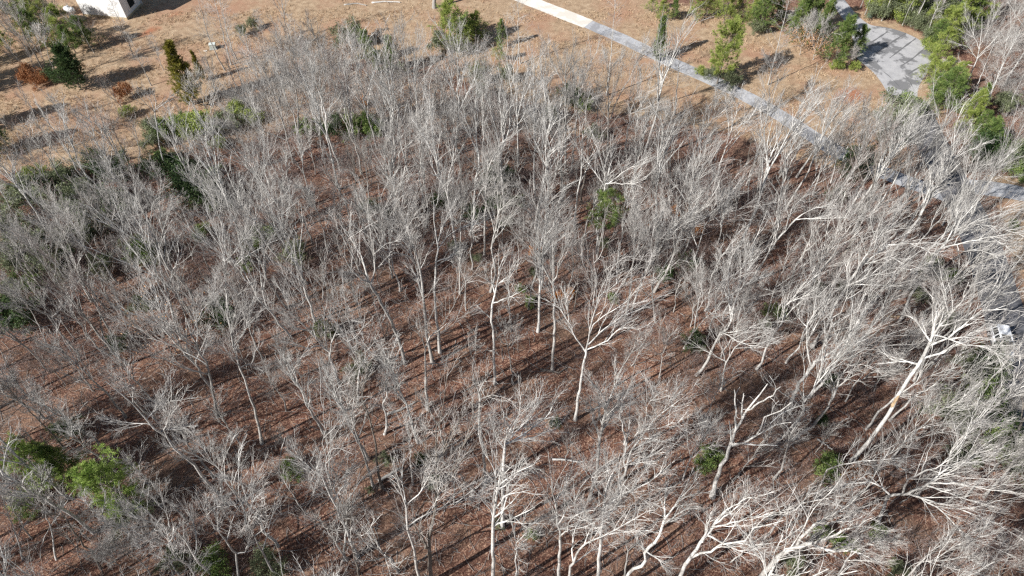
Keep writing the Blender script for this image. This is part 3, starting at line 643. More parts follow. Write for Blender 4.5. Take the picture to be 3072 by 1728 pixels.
tr(1,0,[(1975,1900),(1960,1790),(1870,1500),(1810,1310),(1760,1180),(1730,1000),(1700,880)],[[(1830,1330),(1900,1290),(1950,1160),(1970,1120)],[(1770,1170),(1840,1080),(1880,900),(1900,780)],[(1760,1180),(1650,1000),(1560,860)],[(1740,1050),(1780,900),(1800,760)]], m='bark', l='tall dark-footed tree with a bright forked crown, left of centre')
tr(1,0,[(1640,1700),(1600,1450),(1560,1290),(1500,1200),(1450,1080),(1400,950),(1330,740)],[[(1520,1260),(1550,1170),(1640,1120)],[(1480,1180),(1490,1000),(1480,850)],[(1560,1300),(1400,1200),(1200,1130),(900,950)],[(1500,1200),(1330,1080),(1150,900),(1000,700)],[(1450,1080),(1520,900),(1650,700)],[(1580,1380),(1380,1330),(1100,1200),(950,1080)],[(1480,1150),(1250,980),(1080,800)]], d=1.35, lf=.35, m='bark', l='broad leaning oak holding scattered pale tan leaves, left of centre')
tr(1,0,[(690,830),(620,690),(560,520),(520,400),(400,100)],[[(560,520),(450,380),(380,230)]], d=.8)
tr(1,0,[(1620,660),(1560,540),(1480,300),(1420,170)],[[(1480,300),(1560,230),(1590,120)]], d=.8)
tr(1,0,[(2012,710),(1960,590),(1925,510)], d=.25, m='bark_dark', r=.7, l='short slender dark dead stem on the red-brown leaf litter')
tr(1,0,[(1425,335),(1370,160),(1350,50)], m='bark_dark', d=.6)
tr(1,0,[(60,420),(0,290),(-60,150)], m='bark_dark', d=.6)
tr(1,0,[(380,1200),(290,1000),(220,880),(100,700)],[[(290,1000),(180,920),(60,860)]], d=.9)
tr(1,0,[(200,760),(130,600),(60,450),(0,380)],[[(130,600),(130,430),(100,300)]], d=.9)
tr(1,0,[(2560,1450),(2480,1200),(2420,1150),(2250,950),(2100,860)],[[(2480,1180),(2440,900),(2430,700)],[(2500,1230),(2540,1000),(2576,800)],[(2440,1160),(2300,1180),(2180,1150),(2050,1100)],[(2420,1150),(2330,980),(2280,760),(2200,640)]], d=1.2, m='bark_white')
tr(1,0,[(700,1500),(620,1380),(500,1250),(330,1150)],d=.9)
tr(1,0,[(2280,520),(2240,350),(2200,180),(2180,30)],[[(2240,350),(2120,220),(2040,100)],[(2220,260),(2330,120),(2400,0)],[(2240,380),(2350,260),(2480,150)]], d=1.3, m='bark_white')
tr(1,0,[(2480,480),(2440,300),(2400,150),(2330,-20)],[[(2440,300),(2500,160),(2540,20)],[(2400,150),(2300,60),(2250,-60)]], d=1.2, m='bark_white')
# centre
tr(1,1,[(482,1295),(440,1130),(370,960),(290,800),(210,680)],[[(210,680),(100,530),(20,380),(-40,200)],[(210,680),(120,640),(50,560),(0,440)],[(230,690),(260,560),(240,420),(200,200)],[(250,480),(350,380),(450,370)],[(200,660),(160,500),(60,330),(70,180)]], r=1.1, d=.9, l='long smooth grey trunk leaning left across the centre-left leaf litter')
tr(1,1,[(690,1290),(650,1100),(630,900),(600,600),(560,440),(500,300),(470,170),(400,30)],[[(560,460),(490,330),(380,150)],[(500,300),(560,150),(560,0)],[(470,170),(480,60),(440,-60)],[(620,800),(570,650),(520,560)]], m='bark', r=1.05)
tr(1,1,[(745,1210),(720,1000),(700,700),(710,550),(730,400),(700,150),(680,-20)],[[(720,430),(800,330),(900,270),(1080,225)],[(700,540),(820,490),(900,440)],[(710,400),(780,220),(860,60)],[(715,560),(850,480),(900,380)],[(700,150),(740,20),(790,-100)]], m='bark_white', d=1.2, l='tall white tree left of centre with a thick limb sweeping right')
tr(1,1,[(650,1640),(640,1449),(625,1200),(670,1090),(740,1040),(800,990)],[[(670,1090),(780,1050),(880,960),(1000,880)],[(620,1180),(590,1080),(560,1000)],[(680,1080),(830,920),(890,750),(1000,640)],[(640,1300),(760,1290),(880,1200)],[(670,1090),(600,900),(560,760)]], d=.9, m='bark')
tr(1,1,[(1162,1449),(1150,1200),(1130,950),(1145,800),(1170,720)],[[(1170,720),(1200,560),(1240,440)],[(1170,720),(1090,650),(1080,560)],[(1190,700),(1240,650),(1290,690)],[(1180,840),(1280,790),(1370,740)],[(1150,780),(1130,640),(1150,500)],[(1130,950),(1060,900),(1000,880)]], m='bark_white', d=.75, l='crooked white-barked tree with a broken stub, exact centre of the woodland')
tr(1,1,[(1292,1445),(1270,1200),(1220,1060),(1260,1000)],[[(1270,1200),(1330,1100),(1350,1000)],[(1230,1080),(1180,960),(1190,900)]], d=.8, m='bark')
tr(1,1,[(1000,1450),(990,1330),(1010,1200),(1020,1080)],[[(1000,1270),(960,1180),(950,1100)]], d=.6)
tr(1,1,[(1592,1345),(1610,1100),(1605,850),(1600,700)],[[(1600,700),(1520,550),(1470,350),(1500,150)],[(1620,680),(1640,560),(1690,400),(1750,280)],[(1590,720),(1540,600),(1430,480)],[(1600,700),(1600,520),(1590,330)],[(1520,550),(1500,450),(1420,280)],[(1600,800),(1540,700),(1500,640)]], d=1.15, l='straight bare-trunked tall tree at centre with its foot in dark shade')
tr(1,1,[(1765,1720),(1780,1600),(1810,1420),(1850,1180)],[[(1850,1180),(1870,1040),(1930,900),(1940,760),(1920,600),(1900,430)],[(1830,1210),(1760,1090),(1730,1000),(1640,870),(1530,800)],[(1880,1190),(2000,1130),(2100,1020),(2260,1040)],[(1890,1010),(2000,920),(2150,840),(2250,700),(2350,500)],[(1730,1000),(1700,850),(1680,750)],[(1950,780),(2080,690),(2130,560)],[(1850,1160),(1960,1060),(2100,950),(2300,860)]], r=.85, d=1.15, m='bark_white', l='big white forked tree right of centre with wide V-shaped limbs')
tr(1,1,[(2140,960),(2170,800),(2200,550),(2210,350),(2250,120)],[[(2200,550),(2290,380),(2350,200)],[(2210,400),(2180,250),(2200,60)]], d=1.0)
tr(1,1,[(1755,900),(1780,750),(1800,560),(1815,420)], d=.5, m='bark_dark')
tr(1,1,[(2190,900),(2250,720),(2330,500),(2400,350),(2540,240)],[[(2330,500),(2440,440),(2560,360)],[(2300,580),(2310,430),(2290,280)]], m='bark_white')
tr(1,1,[(345,1500),(345,1350),(345,1180),(330,1060)], d=.6, m='bark_dark')
tr(1,1,[(120,1600),(130,1449),(140,1340)],[[(140,1340),(60,1150),(20,1000)],[(150,1330),(200,1250),(280,1190),(400,1170)],[(200,1240),(160,1050),(120,800)],[(60,1150),(-40,1050),(-90,950)],[(230,1200),(290,1050),(330,920)]], r=1.2, m='bark_white', d=.9)
tr(1,1,[(1940,470),(1942,330),(1945,180)],[], d=.3)
tr(1,1,[(1930,520),(1935,200),(1990,-40)],[[(1990,-40),(2030,-200),(2060,-400)],[(1990,-40),(1900,-170),(1840,-250)],[(2000,-60),(2200,-60),(2300,-100)],[(2010,-60),(2170,-180),(2330,-230)],[(1990,-60),(1960,-250),(1900,-420)]], m='bark_white', d=.9, l='white tree with long horizontal lower limbs above the small green pine')
tr(1,1,[(895,770),(895,450),(900,200),(910,0)],[[(900,200),(950,60),(1010,-60)],[(900,230),(860,80),(830,-60)]], d=1.1)
tr(1,1,[(1078,500),(1085,200),(1092,0),(1105,-150)],[[(1105,-150),(1180,-350),(1330,-470)],[(1105,-150),(1110,-330),(1090,-480)]], d=1.0, m='bark')
tr(1,1,[(1370,430),(1375,200),(1385,0)], s=1)
tr(1,1,[(1215,400),(1215,200),(1218,0)], s=1)
tr(1,1,[(2400,1400),(2420,1240),(2480,1080)], d=.7)
tr(1,1,[(240,560),(245,380),(220,200),(180,50)],[[(240,400),(310,290),(330,220)],[(230,280),(140,180),(110,60)]], d=.9)
# middle right
tr(1,2,[(60,600),(110,450),(170,250),(240,150),(300,20)],[[(170,250),(120,120),(90,-30)],[(190,230),(350,150),(520,110)],[(110,430),(60,300),(20,190)],[(200,200),(330,60),(420,-40)]], m='bark_white', d=1.1)
tr(1,2,[(270,740),(350,550),(420,360)], d=0, m='bark', l='leaning broken-topped bare snag without branches, right of centre')
tr(1,2,[(500,700),(620,500),(700,370),(800,260),(900,170)],[[(900,170),(1000,120),(1150,100)],[(850,210),(1000,200),(1250,190)],[(700,370),(720,250),(690,60)],[(760,290),(820,140),(930,20)],[(650,450),(700,300),(640,130)]], m='bark_white', d=1.2)
tr(1,2,[(530,1130),(590,1020),(640,920),(690,740)],[[(690,740),(860,680),(1000,600),(1240,500)],[(690,740),(750,600),(800,420)],[(680,800),(820,740),(930,720)],[(690,750),(600,730),(620,690)],[(700,720),(880,600),(980,480)]], m='bark', d=1.0)
tr(1,2,[(975,1170),(1080,1020),(1190,780),(1300,620),(1400,500)],[[(1400,510),(1550,400),(1700,380),(1880,470)],[(1230,700),(1240,560),(1290,440)],[(1290,640),(1380,480),(1480,340),(1600,280)],[(1400,570),(1560,490),(1720,560)],[(1380,530),(1530,400),(1720,300)],[(1210,720),(1400,640),(1600,560),(1740,590)],[(1320,580),(1440,420),(1500,200)]], r=1.25, m='bark_white', d=1.2, l='big white tree leaning right with a dense combed crown, middle right')
tr(1,2,[(790,1660),(830,1560),(880,1449),(950,1350),(1000,1280)],[[(960,1310),(930,1100),(950,1000),(990,860),(1040,660)],[(990,1280),(1150,1190),(1300,1050),(1400,870)],[(1010,1260),(1080,1100),(1180,900),(1280,740)],[(950,1000),(860,940),(880,870)],[(990,1280),(1130,1250),(1290,1200)],[(1150,1190),(1330,1120),(1500,930)],[(970,1100),(1050,930),(1150,700)]], r=1.3, m='bark_white', d=1.3, l='big bright white tree forking low, its left fork rising straight, middle right')
tr(1,2,[(1270,2040),(1480,1790),(1685,1440),(1800,1280),(1870,1130)],[[(1870,1130),(1920,900),(1850,750)],[(1900,1180),(2050,1070),(2250,900),(2450,880)],[(1870,1130),(1760,970),(1690,930)],[(1860,1100),(1960,980),(2100,850),(2160,680)],[(1820,1270),(1980,1200),(2200,1050),(2420,1000)],[(1870,1100),(1900,1000),(2000,800),(1960,680)],[(1950,1100),(2130,1150),(2330,1180),(2430,1300)],[(1780,1300),(1560,1260),(1500,1180)]], r=1.1, m='bark_white', d=1.3, wound=[(1640,1518),(1606,1575),(1572,1632)], l='largest white tree at the right with broken yellow wood on its trunk')
tr(1,2,[(1630,990),(1720,780),(1810,640),(1900,470),(1980,400)],[[(1960,430),(2030,350),(2100,220),(2200,100),(2300,-20)],[(1950,440),(2100,390),(2300,340),(2540,320)],[(2030,390),(2150,250),(2330,160),(2560,60)],[(2000,370),(2060,220),(2090,60)],[(2150,250),(2350,260),(2570,330)],[(2100,460),(2200,430),(2350,470),(2420,560)],[(2300,340),(2420,400),(2540,490)]], r=1.1, m='bark_white', d=.9, l='white tree at the right edge fanning its limbs over the shaded road')
tr(1,2,[(1250,900),(1400,790),(1560,720),(1720,680),(1900,620)],[[(1560,720),(1700,620),(1850,540)],[(1600,710),(1800,690),(1960,590)]], d=1.1)
tr(1,2,[(180,1140),(220,960),(300,820),(420,740),(560,640)],[[(220,960),(370,900),(520,850)],[(240,910),(250,760),(330,620)],[(300,820),(300,660),(360,500)],[(300,830),(450,800),(600,780)]], d=1.1, m='bark_white')
tr(1,2,[(290,1500),(330,1280),(400,1170),(520,1080),(650,1030)],[[(330,1280),(200,1210),(70,1150)],[(340,1250),(380,1100),(440,960)],[(400,1180),(560,1170),(710,1140)],[(330,1300),(290,1160),(250,1050)]], d=1.1, m='bark_white')
tr(1,2,[(10,1180),(80,1050),(110,900),(140,720),(150,590)],[[(110,900),(180,780),(270,700)],[(100,950),(40,800),(0,700)],[(80,1060),(180,940),(290,870)]], d=1.0, m='bark_white')
tr(1,2,[(780,1080),(840,950),(890,850),(930,740)], m='bark_dark', d=.5)
tr(1,2,[(790,1080),(830,1010),(880,900),(900,860)], m='bark_dark', d=.4, r=.6)
tr(1,2,[(1230,1580),(1300,1450),(1450,1350),(1600,1260)],[[(1300,1450),(1420,1300),(1500,1130)],[(1350,1410),(1560,1380),(1700,1330)]], d=1.1, m='bark_white')
tr(1,2,[(1000,640),(1130,480),(1230,300),(1330,160),(1400,20)],[[(1230,300),(1230,150),(1270,20)],[(1260,270),(1400,150),(1560,60)]], d=1.0)
tr(1,2,[(1150,680),(1250,520),(1350,360),(1450,240),(1560,120)],[[(1350,360),(1480,300),(1650,220)],[(1400,300),(1430,150),(1500,0)]], d=1.1, m='bark_white')
tr(1,2,[(2230,1600),(2300,1449),(2400,1330),(2560,1150)],[[(2300,1449),(2470,1420),(2600,1380)],[(2350,1390),(2380,1260),(2420,1150)],[(2330,1400),(2480,1290),(2576,1230)]], m='bark_white', d=.9)
# lower left
tr(2,0,[(485,485),(400,380),(300,280),(180,150),(80,50),(-30,-40)],[[(180,150),(60,260),(-20,320)],[(300,280),(320,140),(280,0)],[(130,100),(110,-20),(60,-130)]], m='bark_dark', r=1.0, l='dark trunk leaning up to the left edge above the bright green pines')
tr(2,0,[(1720,920),(1650,820),(1550,720),(1430,570),(1290,470),(1230,370),(1100,270),(980,130),(800,-20)],[[(1240,430),(1240,330),(1290,180),(1300,60)],[(1220,350),(1350,325),(1460,300)],[(1100,270),(1180,200),(1220,90)],[(1150,300),(980,290),(800,280)],[(1000,150),(1010,20),(940,-80)]], m='bark', d=1.1, l='bent grey tree with a bright upright side limb, lower left')
tr(2,0,[(1620,1460),(1500,1350),(1420,1220),(1350,1120),(1200,1050),(1010,870)],[[(1440,1240),(1380,1130),(1400,1080),(1460,1090)],[(1530,1250),(1480,1090),(1420,960),(1300,900)],[(1200,1050),(1080,1030),(960,970)],[(1290,1090),(1250,960),(1150,850)]], m='bark_white', d=1.1)
tr(2,0,[(1800,1470),(1780,1280),(1700,1180),(1640,1110),(1650,980),(1640,850)],[[(1720,1180),(1740,1050),(1820,900),(1900,750),(1940,600)],[(1640,1110),(1560,1000),(1530,850)],[(1780,1280),(1850,1270),(1880,1180)]], m='bark_white', d=1.0)
tr(2,0,[(1860,1100),(1830,900),(1700,720),(1590,560),(1520,470)],[[(1700,720),(1690,560),(1720,420)],[(1750,790),(1790,640),(1800,500)],[(1830,900),(1900,830),(1960,700)]], d=1.0, m='bark_white')
tr(2,0,[(2085,1460),(1985,1270),(1930,1170),(1860,1030),(1850,900)],[[(1980,1260),(2010,1150),(2060,980),(2080,850)],[(2030,1060),(2000,960),(1960,880)]], d=.8, m='bark')
tr(2,0,[(2620,1330),(2540,1210),(2450,1070),(2380,980)],[[(2540,1200),(2480,1040),(2390,1050)],[(2540,1200),(2560,1050),(2600,940)]], d=.7, m='bark')
tr(2,0,[(2700,1300),(2600,1080),(2520,880),(2430,700),(2330,580)],[[(2520,860),(2480,680),(2440,430),(2440,150)],[(2520,870),(2600,760),(2620,600)],[(2430,700),(2300,600),(2200,480)],[(2500,800),(2370,840),(2330,700)]], m='bark_white', d=1.0)
tr(2,0,[(760,1400),(700,1270),(600,1170),(480,1000),(380,850),(300,740)],[[(480,1000),(370,980),(300,900)],[(600,1170),(640,1060),(620,980)]], m='bark_dark', d=.8)
tr(2,0,[(420,1330),(390,1110),(300,850),(240,740)],[[(380,1080),(480,940),(570,760)],[(300,860),(330,730),(320,660)],[(390,1100),(450,1080),(540,1070)]], d=.7, m='bark_white', l='white twisted-limbed tree at the lower left below the bright pines')
tr(2,0,[(300,1320),(330,1160),(380,1070),(470,920)],[[(330,1160),(240,1250),(180,1290)]], d=.6, m='bark_white')
tr(2,0,[(165,1330),(150,1200),(110,1110),(30,900),(20,780)],[[(120,1120),(40,1200),(-40,1260)],[(130,1140),(200,1040),(260,960)]], d=.6, m='bark_white')
tr(2,0,[(240,1170),(140,1020),(60,880),(0,800)],d=.7)
tr(2,0,[(1180,1500),(1080,1360),(1000,1280),(880,1180)],[[(1000,1280),(990,1180),(960,1100)]], d=1.0)
tr(2,0,[(960,1500),(860,1320),(760,1200)],d=1.0)
tr(2,0,[(2110,735),(2105,620),(2120,500),(2150,400)], d=.15, r=.8, m='bark_white', l='thin white bare pole stem standing alone on litter, lower left of centre')
tr(2,0,[(1350,1440),(1280,1320),(1180,1200),(1100,1090)],[[(1280,1320),(1320,1220),(1340,1150)]],d=.9)
# lower centre
tr(2,1,[(242,780),(190,600),(150,450),(100,330),(50,170),(-10,40)],[[(130,400),(180,280),(190,180)],[(50,170),(40,20),(60,-100)]], d=.7, m='bark')
tr(2,1,[(302,782),(270,600),(250,400),(190,200),(150,90),(130,-20)],[[(250,180),(330,30),(350,-60)],[(160,100),(60,110),(-20,120)],[(150,90),(200,-60),(220,-180)]], d=.8, m='bark_dark', r=1.1)
tr(2,1,[(600,1560),(560,1330),(530,1180),(500,1080),(490,900),(440,800),(370,520)],[[(500,900),(600,820),(690,620)],[(500,1080),(640,980),(800,920),(930,860),(1090,720)],[(490,930),(450,700),(470,560)],[(930,860),(1000,870),(1080,820)],[(700,950),(740,800),(780,640)]], m='bark', r=.85, d=1, l='grey-limbed tree with one long limb reaching right, lower centre')
tr(2,1,[(680,1500),(655,1200),(690,1000),(720,850),(715,600),(720,280)],[[(720,850),(830,730),(900,560)],[(640,1250),(600,1150),(580,1060)],[(715,600),(790,450),(840,330)],[(715,640),(640,500),(620,380)]], m='bark_dark', r=1.1, d=.9)
tr(2,1,[(1092,745),(1070,500),(1040,300),(1040,60)],[[(1040,60),(1000,-20),(980,-90)],[(1040,60),(1080,-30),(1110,-100)]], d=.6, m='bark', r=1.0, l='slim upright bare stem standing alone just left of lower centre')
tr(2,1,[(1215,1080),(1220,850),(1225,600),(1235,470)],[[(1235,470),(1250,300),(1210,100)],[(1240,460),(1400,370),(1550,250),(1640,80)],[(1250,440),(1450,400),(1650,320)],[(1240,400),(1340,250),(1360,60)],[(1225,480),(1180,420),(1130,300)],[(1280,420),(1420,260),(1500,80)]], m='bark_white', d=1.4, l='dense bright broom-crowned tree lower centre')
tr(2,1,[(1150,1600),(1140,1200),(1150,960),(1180,800),(1200,680)],[[(1160,960),(1250,830),(1420,800)],[(1170,850),(1170,700),(1220,560)],[(1200,760),(1330,660),(1480,590)],[(1150,1080),(1300,1010),(1460,930)]], m='bark_white', d=.8)
tr(2,1,[(1872,870),(1920,700),(1940,500),(1980,250),(2000,150)],[[(2000,150),(1950,50),(1860,-40)],[(2010,150),(2060,10),(2080,-120)],[(1990,160),(1900,190),(1840,140)]], m='bark', r=1.1, d=1.1)
tr(2,1,[(2050,880),(2130,700),(2200,480),(2300,350),(2400,230),(2540,130)],[[(2130,640),(2150,430),(2180,250),(2180,80)],[(2300,350),(2430,330),(2560,280)],[(2200,500),(2330,430),(2460,440)],[(2300,350),(2300,200),(2360,60)]], m='bark_white', d=1.2)
tr(2,1,[(1700,1560),(1730,1370),(1820,1210),(1960,1150),(2100,1080),(2250,1000)],[[(1750,1340),(1740,1200),(1770,1080),(1820,960)],[(1760,1360),(1880,1260),(2050,1200)],[(1820,1210),(1900,1060),(2000,950)]], m='bark_white', d=.9, r=1.05)
tr(2,1,[(1940,1560),(1960,1150),(1985,950),(1990,800),(2030,700),(2100,600)],[[(1990,850),(1900,760),(1880,650)],[(1985,930),(2100,850),(2200,790)],[(2000,780),(2000,620),(1980,520)],[(1975,1000),(2090,900),(2150,720)]], m='bark_white', d=1.2)
tr(2,1,[(1320,1540),(1320,1200),(1400,1120)],[[(1320,1200),(1290,1060),(1260,980)],[(1320,1250),(1300,1240),(1380,1250)]], d=.8, m='bark_white')
tr(2,1,[(1635,1540),(1645,1300),(1650,1100),(1600,850),(1590,740)],[[(1650,1150),(1740,1030),(1820,980),(1940,900)],[(1650,1050),(1760,900),(1800,800)],[(1610,880),(1680,820),(1700,740)]], m='bark_white', d=.9)
tr(2,1,[(2100,1570),(2160,1430),(2290,1360),(2300,1250),(2400,1160),(2440,1020)],[[(2440,1020),(2560,870),(2700,700)],[(2430,1060),(2540,980),(2650,920)],[(2440,1020),(2440,880),(2470,700)],[(2300,1260),(2240,1200),(2240,1130)],[(2300,1260),(2400,1330),(2460,1420)]], m='bark_white', r=1.0, d=1.1, l='thick pale gnarled leaning tree at the lower right of centre')
tr(2,1,[(2330,980),(2320,800),(2300,600),(2310,520)], d=.3, m='bark_white', r=.6)
tr(2,1,[(20,1330),(30,1170),(40,950),(70,820)],[[(40,950),(0,850),(-40,740)],[(60,860),(150,720),(260,630)],[(70,920),(160,930),(240,970)]], m='bark_white', d=.9)
tr(2,1,[(130,1440),(90,1260),(75,1060),(60,960)],[[(90,1260),(0,1200),(-60,1180)]], m='bark_dark', d=.7)
tr(2,1,[(540,760),(520,560),(510,400),(490,300)],[[(510,450),(560,300),(640,160)]], d=.7)
tr(2,1,[(2140,1449),(2160,1260),(2120,1110),(2130,1000)], d=.7)
# lower right
tr(2,2,[(225,850),(270,660),(350,480),(400,350),(480,200),(570,90),(640,0)],[[(350,480),(370,400),(350,280)],[(400,330),(400,180),(390,40)],[(430,260),(450,160),(460,70)],[(430,500),(540,400),(640,260),(740,160),(820,140)],[(520,420),(650,330),(740,290),(820,290)],[(380,480),(460,450),(560,460),(720,465)],[(620,270),(760,210),(915,155)],[(480,200),(600,130),(740,20)]], m='bark_white', r=1.5, d=.1, l='bleached bright white dead snag tree with blunt bare limbs, lower right')
tr(2,2,[(-60,1540),(0,1410),(70,1280),(150,1190),(210,1090),(330,950)],[[(330,950),(480,860),(600,840)],[(70,1320),(250,1250),(420,1180),(600,1080),(760,1030)],[(200,1150),(380,1240),(580,1300)],[(210,1090),(360,1040),(560,1000),(700,960)],[(150,1190),(190,1060),(220,960)],[(250,1050),(420,930),(500,800)]], m='bark_white', r=1.25, d=1.1)
tr(2,2,[(1000,860),(1045,750),(1090,640),(1250,590),(1450,575),(1640,555)],[[(1340,580),(1430,620),(1480,660)],[(1200,600),(1230,540),(1330,420)]], m='bark_white', r=1.1, d=.7, l='arched white trunk curving right over orange-brown leaves, lower right')
tr(2,2,[(1470,1060),(1530,880),(1560,830),(1700,825),(1860,750)],[[(1560,830),(1480,760),(1400,740),(1200,750)],[(1860,750),(2050,650),(2250,480)],[(1860,750),(2080,740),(2300,800),(2500,810)],[(1700,830),(1900,880),(2150,960),(2400,1060)],[(1850,760),(2000,640),(2150,600),(2400,560)],[(1750,830),(1950,940),(2100,1100),(2250,1250)],[(1640,800),(1720,700),(1900,640),(2100,500)],[(1850,780),(2100,860),(2350,930)]], m='bark_white', r=1.4, d=1.5, l='broad white fan-crowned tree filling the lower right corner')
tr(2,2,[(560,1500),(640,1400),(720,1300),(850,1220),(1000,1200)],[[(850,1220),(950,1100),(1100,1010),(1250,900),(1400,800)],[(1000,1200),(1150,1130),(1300,1080),(1450,1000)],[(950,1200),(1100,1260),(1300,1260),(1450,1330)],[(1000,1050),(1160,1040),(1280,1040)],[(1100,1010),(1200,860),(1290,740)]], m='bark', r=1.7, d=1.1, l='thick grey leaning trunk splitting at the bottom edge, lower right')
tr(2,2,[(580,1230),(650,1130),(750,1000),(900,900),(1050,870),(1230,840)],[[(900,900),(950,830),(1080,800)],[(750,1000),(700,880),(740,780)],[(760,990),(700,980),(640,1000)]], m='bark_white', r=1.05, d=.8)
tr(2,2,[(2270,400),(2400,260),(2576,90)],[[(2400,260),(2500,180),(2600,160)]], m='bark_white', d=1.0)
tr(2,2,[(1600,1600),(1700,1449),(1800,1340),(2000,1330),(2200,1280)],[[(1800,1340),(1950,1210),(2150,1150)],[(1850,1340),(2050,1400),(2250,1430)],[(1900,1330),(2100,1200),(2350,1120)]], m='bark_white', d=1.4)
tr(2,2,[(1150,1500),(1230,1330),(1330,1240),(1500,1160)],[[(1230,1330),(1380,1330),(1540,1350)],[(1260,1300),(1300,1180),(1380,1080)]], m='bark_white', d=1.1)
tr(2,2,[(1580,560),(1680,430),(1800,330),(1950,200),(2150,100)],[[(1800,330),(1950,300),(2200,290),(2420,290)],[(1750,370),(1780,250),(1860,130)],[(1950,200),(2100,200),(2300,150)],[(1700,420),(1880,380),(2080,330)]], m='bark_white', d=1.3)
tr(2,2,[(870,1560),(870,1350),(900,1200),(1000,1060)],[[(870,1350),(840,1240),(850,1120)],[(890,1230),(980,1180),(1050,1120)]], m='bark_white', d=.8)
tr(2,2,[(2100,900),(2230,740),(2380,600),(2560,520)],[[(2230,740),(2400,720),(2576,690)],[(2300,660),(2330,520),(2420,420)]], d=1.4)
tr(2,2,[(0,720),(60,560),(110,430),(180,300)],[[(60,560),(30,420),(20,300)],[(90,480),(200,400),(290,330)],[(60,560),(150,500),(230,450)]], m='bark_white', d=1.1)
tr(2,2,[(150,300),(200,190),(260,60),(290,-60)],[[(215,160),(170,90),(160,50)],[(260,60),(340,-40),(420,-150)]], m='bark', d=.7)
tr(2,2,[(2350,1560),(2400,1400),(2480,1260),(2600,1150)],[[(2400,1400),(2500,1370),(2620,1340)]], d=1.2)

HB = []     # bases of traced trees, for spacing
hero_info = []
LFACC = {}
def leaf_cloud(P, g, n, size, up=.3, spread=.25):
    """small bent leaf faces scattered round points P (m,3): n per point"""
    m_ = len(P); C = np.repeat(P, n, 0) + g.normal(size=(m_ * n, 3)) * spread
    d = norm(g.normal(size=(m_ * n, 3)) + [0, 0, up]); s = norm(np.cross(d, g.normal(size=(m_ * n, 3))))
    l = size * g.uniform(.6, 1.3, (m_ * n, 1))
    a = C - d * l * .5; b_ = C + s * l * .32; c_ = C + d * l * .5; e_ = C - s * l * .32 + d * .0
    V = np.stack([a, b_, c_, e_], 1).reshape(-1, 3)
    return V, np.arange(len(V)).reshape(-1, 4)

